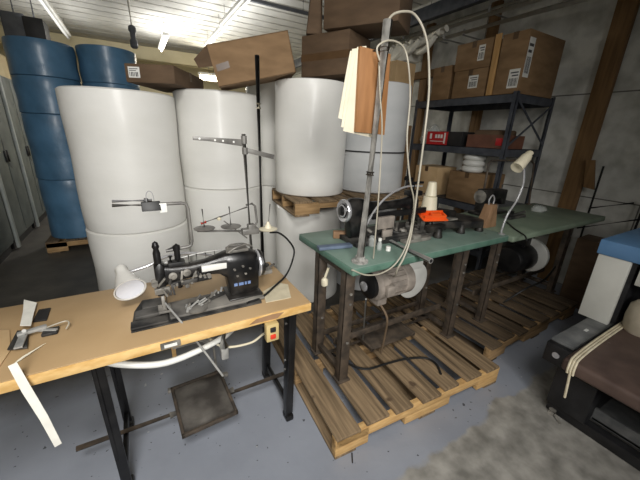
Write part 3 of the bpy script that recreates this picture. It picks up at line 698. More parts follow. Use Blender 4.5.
# ------------------------------------------------------ black sewing machine
m1 = thing('sewing_machine', 'old black industrial sewing machine set in the tan table', 'sewing machine', (0.2, 1.24, TZ))
Z = TZ
bm = prism(B(), [(-0.10, 1.135, Z), (0.385, 1.13, Z), (0.42, 1.295, Z), (0.03, 1.295, Z), (0.02, 1.36, Z), (-0.06, 1.365, Z), (-0.09, 1.28, Z)], (0, 0, 0.006), 0.002)
obj('base_plate', bm, 'dusty_black', m1)
bm = prism(B(), [(0.03, 1.155, Z + 0.006), (0.405, 1.15, Z + 0.006), (0.41, 1.285, Z + 0.006), (0.03, 1.275, Z + 0.006)], (0, 0, 0.012), 0.004)
obj('bed', bm, 'dusty_bed', m1)
yc = 1.235
def casting(prof, yc, e):
    bm = B(); rings = []
    for x, yh, z0, z1 in prof:
        cz, hz = (z0 + z1) / 2, (z1 - z0) / 2
        rings.append([bm.verts.new((x, yc + yh * math.copysign(abs(math.cos(2 * PI * k / 16)) ** e, math.cos(2 * PI * k / 16)), cz + hz * math.copysign(abs(math.sin(2 * PI * k / 16)) ** e, math.sin(2 * PI * k / 16)))) for k in range(16)])
    for a_, b_ in zip(rings, rings[1:]):
        for k in range(16): bm.faces.new((a_[k], a_[(k + 1) % 16], b_[(k + 1) % 16], b_[k]))
    bm.faces.new(rings[0]); bm.faces.new(rings[-1][::-1])
    return bm
bm = casting([(0.03, .022, Z + .118, Z + .205), (0.06, .024, Z + .130, Z + .196), (0.12, .026, Z + .136, Z + .192), (0.19, .028, Z + .138, Z + .198), (0.235, .034, Z + .132, Z + .210), (0.262, .040, Z + .110, Z + .218), (0.275, .046, Z + .018, Z + .222), (0.30, .050, Z + .018, Z + .224), (0.365, .050, Z + .018, Z + .218), (0.395, .042, Z + .03, Z + .205)], yc, .5)
arm = obj('arm', bm, 'black_enamel', m1, 50)
obj('foot_flange', box(B(), (0.258, 1.168, Z + .018), (0.406, 1.30, Z + .028), 0.006), 'black_enamel', m1)
obj('label_plate', box(B(), (0.165, yc - 0.040, Z + .162), (0.262, yc - 0.024, Z + .186), 0.001), 'label', arm, label='blank white label plate')
bm = B()
for (xx, ww) in ((0.285, .014), (0.305, .020), (0.330, .008), (0.343, .012)): box(bm, (xx, yc - 0.0525, Z + .078), (xx + ww, yc - 0.049, Z + .090))
obj('maker_mark', bm, 'blue_mark', arm)
for px_, pz_ in ((.29, .155), (.325, .165), (.30, .125), (.335, .130), (.355, .15)):
    obj('tension_screw', cyl(B(), (px_, yc - 0.058, Z + pz_), (px_, yc - 0.045, Z + pz_), 0.005, seg=8), 'greasy_steel', arm)
wz = Z + .145
bm = B(); lathe(bm, [(0.02, 0), (0.045, 0.0), (0.058, 0.006), (0.060, 0.018), (0.054, 0.026), (0.035, 0.022), (0.025, 0.03), (0.0, 0.032)], (0.398, yc, wz), (1, 0, 0), 32)
hw = obj('hand_wheel', bm, 'black_enamel', m1)
bm = B(); lathe(bm, [(0.056, 0.000), (0.061, 0.002), (0.062, 0.006), (0.060, 0.009)], (0.398, yc, wz), (1, 0, 0), 32)
obj('wheel_rim', bm, 'chrome', hw)
bm = prism(B(), [(0.0, yc - 0.028, Z + .085), (0.032, yc - 0.028, Z + .085), (0.036, yc - 0.028, Z + .21), (0.02, yc - 0.028, Z + .222), (0.0, yc - 0.028, Z + .205)], (0, 0.056, 0), 0.005)
obj('face_plate', bm, 'black_enamel', m1)
bm = B(); cyl(bm, (0.016, yc - .016, Z + .03), (0.016, yc - .016, Z + .28), 0.007, seg=12); lathe(bm, [(0.007, 0), (0.013, .006), (0.013, .045), (0.009, .06), (0.013, .07), (0.009, .085), (0, .092)], (0.016, yc - .016, Z + .215), seg=14)
obj('needle_bar', bm, 'black_iron', m1)
bm = B(); cyl(bm, (0.086, yc - .006, Z + .10), (0.086, yc - .006, Z + .275), 0.007, seg=12); lathe(bm, [(0.007, 0), (0.011, .004), (0.011, .06), (0, .07)], (0.086, yc - .006, Z + .215), seg=12)
obj('presser_bar', bm, 'black_iron', m1)
bm = B(); box(bm, (-0.005, yc - 0.05, Z + .022), (0.04, yc + .01, Z + .032), 0.002); bar(bm, (0.016, yc - .03, Z + .03), (0.016, yc - .016, Z + .09), .012, .01, .001); cyl(bm, (0.028, yc - .045, Z + .03), (0.028, yc - .016, Z + .10), .004, seg=8)
box(bm, (-0.008, yc - .042, Z + .10), (0.045, yc - .026, Z + .125), .003); cyl(bm, (-0.004, yc - .055, Z + .15), (-0.004, yc - .02, Z + .15), .011, seg=12)
obj('presser_foot', bm, 'greasy_steel', m1)
rnd = random.Random(3)
bm = bar(B(), (0.05, yc - .03, Z + .128), (0.20, yc - .03, Z + .132), .014, .018, .002)
tg = obj('thread_rail', bm, 'dusty_black', m1)
for i in range(9):
    x = 0.055 + 0.017 * i; zz = Z + .125 + rnd.uniform(-.008, .03)
    obj('thread_guide', cyl(B(), (x, yc - .046, zz), (x, yc - .025, zz), rnd.uniform(.004, .009), seg=10), 'greasy_steel', tg)
for x in (0.125, 0.155, 0.19, 0.225): obj('oil_pin', cyl(B(), (x, yc, Z + .185), (x, yc, Z + .228), .0025, seg=8), 'greasy_steel', m1)
bm = tube(B(), [(0.03, yc + .02, Z + .200), (0.10, yc + .022, Z + .212), (0.18, yc + .022, Z + .222), (0.26, yc + .02, Z + .222)], .0035, 8)
obj('oil_pipe', bm, 'grey_steel', m1)
bm = B(); tube(bm, [(0.27, yc - .03, Z + .222), (0.30, yc - .035, Z + .242), (0.345, yc - .03, Z + .25), (0.375, yc - .02, Z + .235), (0.345, yc + .02, Z + .238), (0.29, yc + .02, Z + .236), (0.27, yc - .02, Z + .222)], .004, 8); box(bm, (0.275, yc - .03, Z + .218), (0.36, yc + .03, Z + .232), .005)
obj('top_cover', bm, 'greasy_steel', m1)
rnd = random.Random(5); zb_ = Z + .018
bm = bar(B(), (0.10, 1.19, zb_ + .006), (0.25, 1.25, zb_ + .008), .03, .010, .002)
fa_ = obj('folder_attachment', bm, 'dusty_black', m1)
for i in range(12):
    x = rnd.uniform(0.09, 0.24); yy = 1.16 + (x - .09) * .4 + rnd.uniform(-.01, .03)
    bm = bar(B(), (x, yy, zb_ + .006), (x + rnd.uniform(.0, .05), yy + rnd.uniform(-.015, .03), zb_ + .012 + rnd.uniform(0, .022)), rnd.uniform(.005, .011), .006, .001)
    obj('attachment_arm', bm, 'grey_steel' if i % 2 else 'greasy_steel', fa_)
for i in range(7):
    x = rnd.uniform(0.09, 0.24); yy = 1.16 + (x - .09) * .4 + rnd.uniform(-.01, .03)
    obj('screw', lathe(B(), [(.007, 0), (.007, .012), (.004, .013), (.004, .020), (0, .020)], (x, yy, zb_), seg=10), 'grey_steel', fa_)
bm = B(); lathe(bm, [(.0, .0), (.04, .0), (.042, .006), (.03, .010), (.012, .012), (0, .013)], (0.13, 1.175, zb_), seg=24)
obj('slide_plate', bm, 'dusty_bed', m1)
obj('edge_guide', box(B(), (-0.10, 1.14, Z + .006), (0.025, 1.19, Z + .016), .003), 'dusty_black', m1)
obj('edge_guide', box(B(), (-0.085, 1.20, Z + .006), (0.0, 1.25, Z + .024), .004), 'dusty_black', m1)
obj('edge_guide', box(B(), (-0.06, 1.265, Z + .006), (0.01, 1.33, Z + .020), .003), 'dusty_black', m1)
a_ = aty(165, 303, 1.18); b_ = aty(223, 376, 1.0)
obj('lifter_rod', sweep(B(), spline([a_, a_.lerp(b_, .33) + V((0, 0, .008)), a_.lerp(b_, .66) + V((0, 0, .006)), b_], 6), .0042, 8), 'grey_steel', m1)

rnd = random.Random(11)
for i in range(12):
    x = rnd.uniform(.02, .15); zz = Z + rnd.uniform(.085, .185); yy = yc - rnd.uniform(.034, .05)
    a_ = rnd.uniform(-.6, .6); l_ = rnd.uniform(.02, .05)
    obj('lever', bar(B(), (x, yy, zz), (x + l_ * math.sin(a_), yy + .004, zz + l_ * math.cos(a_) * (1 if i % 2 else -.7)), rnd.uniform(.006, .012), .007, .001), ('black_iron', 'dusty_black', 'greasy_steel')[i % 3], m1)
for x, zz in ((.06, .165), (.11, .17)):
    obj('tension_disc', lathe(B(), [(0, -.018), (.006, -.018), (.006, -.010), (.015, -.008), (.015, -.004), (.008, 0)], (x, yc - .030, Z + zz), (0, 1, 0), 18), 'greasy_steel', m1)
bm = B(); box(bm, (.05, yc - .02, Z + .195), (.11, yc + .02, Z + .212), .003); cyl(bm, (.06, yc, Z + .21), (.06, yc, Z + .235), .008, seg=10)
obj('guide_block', bm, 'dusty_black', m1)

# desk lamp on a chrome gooseneck
dl = thing('gooseneck_lamp', 'white gooseneck work lamp left of the black sewing machine', 'lamp', (0.10, 1.42, TZ))
lp = aty(130.5, 290, 1.29); top = aty(121, 269, 1.40)
ax = (lp - top).normalized()
bm = B(); L0 = (lp - top).length
lathe(bm, [(.0, -.012), (.016, -.01), (.023, 0), (.024, .03), (.032, .05), (.054, L0 - .006), (.057, L0), (.052, L0), (.030, .052), (0, .05)], top, ax, 32)
sh = obj('lamp_shade', bm, 'lamp_white', dl)
bm = B(); lathe(bm, [(0.0, L0 - .012), (.03, L0 - .010), (.049, L0 - .004), (.049, L0 - .002), (.03, L0 - .006), (0, L0 - .008)], top, ax, 28)
obj('lamp_lens', bm, 'lamp_inside', sh)
pts = [top + V((0.02, 0, -.02)), aty(150, 265, 1.40), aty(165, 257, 1.42), aty(190, 253, 1.44), aty(214, 256, 1.45), aty(232, 262, 1.45), V((0.36, 1.46, TZ + .08)), V((0.37, 1.46, TZ + .02))]
obj('gooseneck', tube(B(), pts, .0065, 10), 'chrome', dl)
bm = B(); lathe(bm, [(.03, 0), (.03, .012), (.012, .02), (.012, .03)], (0.37, 1.46, TZ), seg=20)
obj('lamp_base', bm, 'greasy_steel', dl)

# bent chrome rod with a clip
ra = thing('bent_rod', 'bent chrome guide rod over the sewing machine holding a black clip', 'rod', (0.07, 1.25, 0.95))
pts = [aty(112, 205.5, 1.25), aty(150, 204.8, 1.25), aty(181, 203, 1.25), aty(186, 204, 1.25), aty(188, 209, 1.25), aty(192, 241, 1.25), aty(191, 245.5, 1.25), aty(187, 247, 1.25), aty(166, 251, 1.25)]
obj('rod', sweep(B(), pts, .0062, 10), 'dull_steel', ra)
pe = pts[-1]
bm = B(); bar(bm, pe + V((.004, 0, 0)), (0.086, yc + .02, Z + .262), .010, .010, .001); lathe(bm, [(.013, 0), (.013, .018), (.006, .02)], (0.086, yc - .002, Z + .256), seg=12)
obj('clamp', bm, 'black_iron', ra)
obj('rod', cyl(B(), aty(112, 201.3, 1.262), aty(152, 200.3, 1.262), .0055, seg=10), 'chrome', ra)
obj('rod_clasp', bar(B(), aty(146, 198.5, 1.262), aty(146, 207, 1.262), .014, .016, .001), 'black_iron', ra)
c0 = aty(142, 211, 1.25); c1 = aty(160, 202, 1.25)
t = thing('binder_clip', 'black binder clip with white tag on the bent chrome rod', 'clip', (c0 + c1) / 2)
obj('clip_body', prism(B(), [(c0.x, 1.235, c0.z), (c0.x, 1.265, c0.z), (c0.x, 1.254, c1.z + .004), (c0.x, 1.246, c1.z + .004)], (c1.x - c0.x, 0, 0), .002), 'cord_black', t)
mx_ = (c0.x + c1.x) / 2
bm = B(); tube(bm, [(mx_ - .012, 1.25, c1.z), (mx_ - .010, 1.255, c1.z + .03), (mx_, 1.258, c1.z + .04), (mx_ + .010, 1.255, c1.z + .03), (mx_ + .012, 1.25, c1.z)], .0016, 6)
obj('clip_wire', bm, 'chrome', t)
obj('white_tag', box(B(), (c1.x - .004, 1.242, c0.z - .01), (c1.x + .02, 1.245, c1.z - .004), .001), 'label', t)

# tall black pole
bp_ = thing('thread_pole', 'tall thin black pole at the back right of the tan table', 'pole', (0.52, 1.50, TZ))
pb = V((0.522, 1.50, TZ)); pt_ = aty(257, 55, 1.5)
obj('pole', sweep(B(), [pb, pt_ - V((0, 0, .004)), pt_], [.0105, .0105, .008], 12), 'black_iron', bp_)
obj('base_flange', lathe(B(), [(.035, 0), (.035, .008), (.014, .012), (.014, .03)], pb, seg=20), 'black_iron', bp_)
q = aty(258.5, 106, 1.5); d_ = (pt_ - pb).normalized()
obj('tape_band', cyl(B(), q - d_ * .012, q + d_ * .012, .0125, seg=12), 'cream_plastic', bp_)

# thread stand
ts = thing('thread_stand', 'grey thread stand with spool plates behind the black sewing machine', 'thread stand', (0.46, 1.47, TZ))
gy = 1.47
g0, g1 = V((0.455, gy, TZ)), aty(243.5, 134, gy)
obj('post', sweep(B(), [g0, g1], .0095, 12), 'dull_steel', ts)
obj('base_flange', lathe(B(), [(.03, 0), (.03, .008), (.014, .012), (.014, .025)], g0, seg=20), 'dull_steel', ts)
def on(t_): return g0.lerp(g1, t_)
a_, b_ = aty(193, 138.3, gy), aty(243, 143, gy)
bm = prism(B(), [a_ + V((0, 0, .008)), b_ + V((0, 0, .016)), b_ + V((0.004, 0, -.016)), a_ + V((.06, 0, -.010)), a_ + V((0, 0, -.007))], (0, .008, 0), .001)
ga = obj('guide_arm', bm, 'dull_steel', ts)
bm = B()
for f in (.12, .42, .58, .8): p = a_.lerp(b_, f); cyl(bm, p + V((0, -.002, .001)), p + V((0, .001, .001)), .0045, seg=10)
obj('thread_eyelet', bm, 'label', ga)
bm = B(); lathe(bm, [(.013, 0), (.013, .035)], aty(244, 141, gy) - V((0, 0, .012)), seg=14)
p = aty(245, 152, gy); lathe(bm, [(.013, 0), (.013, .03)], p - V((0, 0, .01)), seg=14)
obj('collar', bm, 'dull_steel', ts)
a_, b_ = aty(245, 150, gy), aty(274, 157, gy)
obj('guide_arm', bar(B(), a_, b_, .006, .022, .001), 'dull_steel', ts)
# spool plates
tray_z = aty(230, 232, gy).z
bm = bar(B(), aty(197, 231, gy), aty(250, 231, gy), .02, .006, .001); bar(bm, aty(250, 231, gy), aty(270, 231, gy), .02, .006, .001)
tb = obj('tray_bar', bm, 'dull_steel', ts)
for (px, py, cone) in ((204.5, 228.5, False), (231, 226.5, False), (268, 229, True)):
    c = aty(px, py, gy - .01)
    bm = B(); lathe(bm, [(0, -.004), (.045, -.002), (.048, .002), (.03, .007), (.008, .009), (0, .009)], c, seg=28)
    pl = obj('spool_plate', bm, 'cream_plastic' if cone else 'dull_steel', tb, label='cream spool plate' if cone else None)
    tp = aty({204.5: 202, 231: 229, 268: 270}[px], {204.5: 209, 231: 206.5, 268: 204}[px], gy - .01)
    obj('spool_pin', cyl(B(), c, tp, .0032, seg=8), 'dull_steel', tb)
    if cone:
        bm = B(); lathe(bm, [(.02, .006), (.016, .02), (.009, .03), (.006, .04), (0, .041)], c, seg=16); obj('cone_seat', bm, 'cream_plastic', tb)
bm = sweep(B(), [aty(201, 223.5, gy - .03), aty(220, 217, gy - .03)], .004, 8); sweep(bm, [aty(219, 217.4, gy - .03), aty(247, 207, gy)], .004, 8)
obj('tension_rod', bm, 'dull_steel', ts)
obj('rod_knob', cyl(B(), aty(201, 223.7, gy - .03), aty(206, 222, gy - .03), .007, seg=10), 'switch_red', ts)
obj('rod_clip', lathe(B(), [(0, -.006), (.009, -.005), (.011, .003), (.005, .009), (0, .01)], aty(219, 219, gy - .03), seg=12), 'cream_plastic', ts)
obj('bent_arm', sweep(B(), [aty(246, 205, gy), aty(252, 203.5, gy), aty(255, 206, gy), aty(257, 222, gy), aty(252, 231, gy)], .0055, 10), 'dull_steel', ts)
obj('bracket', bar(B(), aty(224, 221, gy - .03), aty(247, 238, gy), .008, .005, .001), 'dull_steel', ts)

bm = box(B(), aty(243, 236, gy - .02), aty(257, 226, gy + .02), .006); box(bm, (0.455 - .018, gy - .018, tray_z - .02), (0.455 + .018, gy + .018, tray_z + .03), .005)
obj('clamp_casting', bm, 'dull_steel', ts)
pts = [atz(247, 303, TZ + .012), atz(262, 297, TZ + .012), atz(275, 286, TZ + .014), atz(286, 275, TZ + .02), aty(292, 262, 1.45), aty(294, 250, 1.47), aty(288, 240, 1.47), aty(279, 233, 1.47), aty(270, 232.5, 1.46)]
tag(obj('power_cable', tube(B(), pts, .005, 8), 'cord_black', origin=pts[1]), 'thick black cable looping from the sewing machine up to the thread stand', 'cable')
# odds and ends on the tan table
bm = B(); p = atz(267, 272, TZ); box(bm, (p.x - .03, p.y - .03, TZ), (p.x + .02, p.y + .02, TZ + .02), .004); cyl(bm, (p.x - .02, p.y, TZ + .02), (p.x - .02, p.y, TZ + .055), .014, seg=12); bar(bm, (p.x, p.y, TZ + .02), (p.x + .05, p.y + .02, TZ + .03), .01, .008)
tag(obj('bobbin_winder', bm, 'greasy_steel', origin=(p.x, p.y, TZ)), 'small steel bobbin winder beside the hand wheel of the black machine', 'bobbin winder')
bm = B(); q = [atz(266, 303, TZ), atz(291, 298, TZ), atz(288, 285, TZ), atz(278, 283, TZ), atz(263, 292, TZ)]
prism(bm, [V((p.x, p.y, TZ + .0005)) for p in q], (0, 0, .0025))
tag(obj('paper_scrap', bm, 'scrap', origin=(0.5, 1.2, TZ)), 'cream paper scrap at the right end of the tan table', 'paper')
bm = B(); q = [(-.72, 1.06), (-.445, 1.05), (-.435, 1.20), (-.47, 1.34), (-.72, 1.45)]
prism(bm, [V((x, yy, TZ + .0005)) for x, yy in q], (0, 0, .004), .0005)
tag(obj('cardboard_sheet', bm, 'card_light', origin=(-.5, 1.2, TZ)), 'brown card sheet at the left edge of the tan table', 'card')
fa = thing('binding_folder', 'black metal binding folder with white tape on the left of the tan table', 'sewing tool', (-0.40, 1.2, TZ + .005))
q = [atz(8, 352, TZ), atz(28, 350, TZ), atz(29, 333, TZ), atz(18, 333, TZ)]
obj('folder_plate', prism(B(), [V((p.x, p.y, TZ + .005)) for p in q], (0, 0, .006), .001), 'dusty_black', fa)
q = [atz(33, 323, TZ), atz(47, 321, TZ), atz(51, 309, TZ), atz(39, 311, TZ)]
obj('clamp_plate', prism(B(), [V((p.x, p.y, TZ + .001)) for p in q], (0, 0, .006), .001), 'black_box', fa)
bm = bar(B(), atz(17, 335, TZ + .02), atz(47, 326, TZ + .02), .02, .010, .001); bar(bm, atz(30, 330, TZ + .012), atz(57, 330, TZ + .012), .012, .008, .001); bar(bm, atz(18, 348, TZ + .016), atz(24, 334, TZ + .016), .022, .006, .001)
cyl(bm, atz(24, 331, TZ + .015), atz(24, 331, TZ + .04), .006, seg=10)
obj('guide_bar', bm, 'grey_steel', fa)
bm = B(); p = atz(51, 333, TZ); box(bm, (p.x - .022, p.y - .02, TZ + .001), (p.x + .022, p.y + .02, TZ + .012), .002); obj('end_block', bm, 'dusty_black', fa)
bm = tube(B(), [atz(46, 328, TZ + .02), atz(56, 324, TZ + .02), atz(66, 321, TZ + .02), atz(69, 323, TZ + .02), atz(66, 329, TZ + .01)], .0025, 6); obj('wire_loop', bm, 'hose', fa)
rows = []
for (pa, pb_, z) in (((24, 300), (37, 303), .008), ((23, 312), (34, 313), .012), ((20, 326), (31, 326), .02)):
    A_, B_ = atz(*pa, TZ + z), atz(*pb_, TZ + z); rows.append([A_, B_])
obj('tape_end', sheet(B(), rows, .002), 'cloth_white', fa)
rows = []
for (pa, pb_, yy, z) in (((22, 357), (46, 343), None, .006), ((9, 368), (16, 362), None, .004)): rows.append([atz(*pa, TZ + z), atz(*pb_, TZ + z)])
obj('tape_tail', sheet(B(), rows, .0015), 'paper', fa)
rows = []
for (pa, pb_, yy) in (((8, 366), (17, 362), 1.04), ((22, 392), (32, 388), 1.02), ((40, 420), (48, 415), 1.0), ((55, 447), (62, 443), 0.99)): rows.append([aty(*pa, yy), aty(*pb_, yy)])
tag(obj('cloth_tape', sheet(B(), rows, .0015), 'cloth_white', origin=rows[0][0]), 'white cloth tape hanging down from the front edge of the tan table', 'tape')

# ----------------------------------------------------------- green table one
PZ = 0.14; GZ = 0.88
def ftable(t, x0, x1, y0, y1, z, m, edge_m, lx, ly, legm, ld=0.2):
    bm = box(B(), (x0, y0, z - .044), (x1, y1, z - .003), .010, seg=3); obj('tabletop_core', bm, edge_m, t)
    bm = box(B(), (x0 + .002, y0 + .002, z - .006), (x1 - .002, y1 - .002, z), .003); obj('tabletop', bm, m, t)
    for x in lx:
        for yy in ly:
            bm = B()
            prism(bm, [(x - .03, yy, z - .038), (x + .03, yy, z - .038), (x + .03, yy, PZ), (x - .03, yy, PZ)], (0, .005, 0), .001)
            prism(bm, [(x - .03, yy, z - .038), (x - .03, yy + .045, z - .038), (x - .03, yy + .045, PZ), (x - .03, yy, PZ)], (.005, 0, 0), .001)
            box(bm, (x - .04, yy - .015, PZ), (x + .04, yy + .055, PZ + .012), .003)
            leg = obj('leg', bm, legm, t)
            for zz in (.70, .64, .40): obj('bolt', cyl(B(), (x + .008, yy - .006, zz), (x + .008, yy + .001, zz), .008, seg=8), 'greasy_steel', leg)
        obj('side_bar', bar(B(), (x, ly[0] + .02, PZ + .06), (x, ly[1] + .02, PZ + .06), .03, .03, .002), legm, t)
        bm = B(); bar(bm, (x, ly[0] + .02, z - .06), (x, ly[1] + .03, z - .06), .05, .03, .002)
        obj('side_bar', bm, legm, t)
    bm = bar(B(), (lx[0], ly[0] + .12, .33), (lx[1], ly[0] + .12, .33), .012, .04, .002); obj('cross_rail', bm, legm, t)
    bm = bar(B(), (lx[0], ly[1] + .03, .26), (lx[1], ly[1] + .03, .26), .012, .035, .002); obj('cross_rail', bm, legm, t)
g1t = thing('sewing_table', 'green topped sewing table with brown steel legs on the nearer pallet', 'table', (1.45, 1.4, PZ))
ftable(g1t, .818, 2.10, 1.075, 1.665, GZ, 'green_top', 'green_edge', (.825 + .035, 1.775), (1.145, 1.42), 'rust_leg')
bm = B(); box(bm, (1.12, 1.22, .20), (1.50, 1.45, .212), .003); box(bm, (1.12, 1.22, .19), (1.14, 1.45, .22), .003); box(bm, (1.48, 1.22, .19), (1.50, 1.45, .22), .003); cyl(bm, (.86, 1.34, .195), (1.775, 1.34, .195), .011, seg=10)
obj('treadle', bm, 'rust_leg', g1t)
# motor under green table
mc = aty(385, 281, 1.27); my, mz = 1.27, mc.z
bm = B(); lathe(bm, [(.03, 0), (.085, .005), (.10, .02), (.10, .06), (.094, .065), (.094, .21), (.10, .215), (.10, .27), (.075, .295), (.02, .30)], (1.10, my, mz), (1, 0, 0), 36)
for k in range(20):
    a_ = 2 * PI * k / 20; bar(bm, (1.17, my + .096 * math.cos(a_), mz + .096 * math.sin(a_)), (1.305, my + .096 * math.cos(a_), mz + .096 * math.sin(a_)), .006, .007)
mo = obj('motor', bm, 'motor_grey', g1t, label='grey finned motor hung under the tabletop')
bm = B(); box(bm, (1.18, my - .03, mz + .085), (1.26, my + .05, GZ - .038), .004); bar(bm, (1.16, my + .09, mz), (1.16, my + .09, GZ - .04), .05, .012, .002)
obj('motor_bracket', bm, 'rust_leg', mo)
bm = B(); lathe(bm, [(.018, -.05), (.018, -.03), (.07, -.028), (.08, -.02), (.08, -.002), (.05, 0)], (1.10, my, mz), (1, 0, 0), 32); obj('end_cap', bm, 'black_iron', mo)
bm = B(); lathe(bm, [(.0, -.058), (.02, -.057), (.03, -.051), (.03, -.045), (.02, -.04)], (1.10, my, mz), (1, 0, 0), 20); obj('shaft_hub', bm, 'chrome', mo)
bm = B(); box(bm, (1.13, my - .125, mz - .03), (1.19, my - .09, mz + .03), .006); obj('terminal_box', bm, 'motor_grey', mo)
obj('foot', box(B(), (1.13, my - .05, mz - .13), (1.2, my + .03, mz - .085), .006), 'motor_grey', mo)
dc = aty(423, 278, 1.24)
bm = B(); lathe(bm, [(.0, 0), (.125, 0), (.137, .006), (.137, .035), (.125, .041), (0, .041)], aty(414, 281, 1.40), (0, 1, 0), 40); cg = aty(414, 281, 1.40); box(bm, (1.38, 1.36, mz - .03), (cg.x + .02, 1.405, mz + .03), .004); obj('belt_guard', bm, 'white_plastic', mo, label='round white belt guard')
pts = [V((1.16, my - .03, mz - .12)), aty(387, 318, 1.18), aty(385, 335, 1.2), V((aty(382, 345, 1.22).x, 1.22, PZ + .02))]
obj('motor_cord', tube(B(), pts, .007, 8), 'cord_brown', mo)
obj('linkage_rod', cyl(B(), aty(366, 299, 1.2), (1.13, 1.32, .215), .006, seg=8), 'grey_steel', g1t)
bm = B(); p = aty(330, 279, 1.2); lathe(bm, [(.012, 0), (.02, .01), (.018, .04), (.008, .05)], (.80, 1.30, .69), seg=12, wob=.1); bar(bm, (.80, 1.30, .73), (.86, 1.36, .76), .012, .01)
obj('lever_knob', bm, 'cream_plastic', g1t)

# pole with flange
gp = thing('pipe_stand', 'tall grey pipe stand with flange on the front of the nearer green table', 'pole', (0.90, 1.13, GZ))
p0 = V((0.90, 1.135, GZ)); p1 = aty(388, 20, 1.135)
obj('pipe', sweep(B(), [p0, p1], .019, 16), 'galv', gp)
obj('flange', lathe(B(), [(.042, 0), (.042, .008), (.024, .012), (.024, .03), (.018, .032)], p0, seg=24), 'galv', gp)
dd = (p1 - p0).normalized()
for f in (.42, .90): obj('clamp_band', cyl(B(), p0.lerp(p1, f) - dd * .008, p0.lerp(p1, f) + dd * .008, .02, seg=16), 'rust_leg', gp)
# board and papers hanging on the pipe
yb = 1.165
q = [aty(360.5, 46, yb), aty(391, 54, yb), aty(384.5, 135, yb), aty(356, 132, yb)]
bo = thing('hanging_board', 'orange plywood board hanging behind the tall pipe stand', 'board', q[0])
obj('board', prism(B(), q, (0, .016, 0), .001), 'plywood', bo)
obj('hang_wire', tube(B(), [q[0] + V((.05, .008, -.01)), p0.lerp(p1, .9) + V((-.01, .02, .0)), p0.lerp(p1, .9) + V((.02, .0, .01)), q[1] + V((-.02, .008, -.01))], .003, 6), 'black_iron', bo)
for k, (dxy, lab) in enumerate((((0, 0), 'front cream paper pattern hanging left of the plywood board'), ((1, 1), 'middle cream paper pattern hanging behind the front sheet'), ((2, 2), 'rearmost white paper pattern, lowest corner sticking out furthest left'))):
    k0 = k; yy = 1.1825 + .004 * k
    A_, B_, C_, D__ = aty(354 - 2 * k + (3 if k == 0 else 0), 47 + 2 * k, yy), aty(366, 46 + k, yy), aty(373 - 3 * k, (138, 135, 128)[k], yy + .002), aty((343, 341, 338)[k], (131, 127, 118)[k], yy + .004)
    rows = [[A_.lerp(D__, f) + V((0, .0015 * math.sin(3 * f), 0)), B_.lerp(C_, f)] for f in (0, .25, .5, .75, 1)]
    tag(obj('paper_pattern', sheet(B(), rows, .002), 'paper', origin=A_), lab, 'paper', 'paper patterns hanging by the board')

# hoses looping over the pole
pts = [aty(388, 20, 1.13), aty(394, 14, 1.13), aty(404, 11.5, 1.12), aty(414, 14, 1.12), aty(423, 28, 1.11), aty(428, 50, 1.10), aty(429, 90, 1.09), aty(425, 130, 1.08), aty(418, 185, 1.07), aty(411, 235, 1.06), aty(404, 257, 1.05), aty(398, 268, 1.05), aty(395, 276, 1.09), V((1.22, 1.22, .70))]
tag(obj('air_hose', tube(B(), pts, .0048, 8), 'hose', origin=pts[0]), 'cream air hose arching over the top of the pipe stand down to the motor', 'hose')
pts = [aty(380, 62, 1.12), aty(377, 48, 1.12), aty(386, 41, 1.11), aty(397, 42, 1.11), aty(405, 50, 1.11), aty(409, 70, 1.10), aty(410, 100, 1.10), aty(407, 140, 1.09), aty(410, 180, 1.08), aty(414, 205, 1.08), aty(408, 240, 1.06), aty(397, 262, 1.055), aty(382, 273, 1.06), aty(366, 275, 1.07), aty(352, 270, 1.08), V((.90, 1.14, .80))]
tag(obj('air_hose', tube(B(), pts, .0038, 8), 'hose', origin=pts[2]), 'thinner cream hose clamped lower on the pipe stand, looping under the green tabletop', 'hose')
pts = [aty(379, 62, 1.115), aty(380, 95, 1.115), aty(382, 130, 1.115), aty(379, 190, 1.12), aty(375, 240, 1.12), aty(373, 262, 1.13)]
pts[-1].z = GZ + .006
tag(obj('thin_cable', tube(B(), pts, .0035, 8), 'hose', origin=pts[0]), 'thin straight grey cable running down beside the pipe stand', 'cable')

# ------------------------------------------------- machine on the green table
m2 = thing('sewing_machine', 'greasy black sewing machine on the nearer green table', 'sewing machine', (1.3, 1.4, GZ))
y2 = 1.40
bm = prism(B(), [(1.0, 1.30, GZ), (1.62, 1.27, GZ), (1.66, 1.54, GZ), (1.0, 1.54, GZ)], (0, 0, .03), .004); obj('base', bm, 'dusty_black', m2)
bm = casting([(0.985, .034, GZ + .15, GZ + .25), (1.01, .042, GZ + .03, GZ + .262), (1.05, .045, GZ + .03, GZ + .265), (1.09, .042, GZ + .03, GZ + .258), (1.11, .036, GZ + .13, GZ + .25), (1.16, .026, GZ + .175, GZ + .235), (1.30, .024, GZ + .18, GZ + .228), (1.42, .026, GZ + .175, GZ + .235), (1.47, .034, GZ + .13, GZ + .25), (1.52, .03, GZ + .12, GZ + .24)], y2, .6)
arm2 = obj('arm', bm, 'black_enamel', m2, 50)
wc = V((.985, y2, GZ + .195))
bm = B(); lathe(bm, [(.02, 0), (.058, -.004), (.064, -.014), (.061, -.024), (.043, -.022), (.039, -.030), (.025, -.032), (.023, -.040), (.010, -.044), (0, -.044)], wc, (1, 0, 0), 36)
hw = obj('hand_wheel', bm, 'black_enamel', m2)
bm = B(); lathe(bm, [(.055, -.0235), (.060, -.027), (.065, -.020), (.065, -.012), (.062, -.006)], wc, (1, 0, 0), 36); lathe(bm, [(.027, -.0305), (.032, -.034), (.037, -.0305)], wc, (1, 0, 0), 30)
obj('wheel_rim', bm, 'chrome', hw)
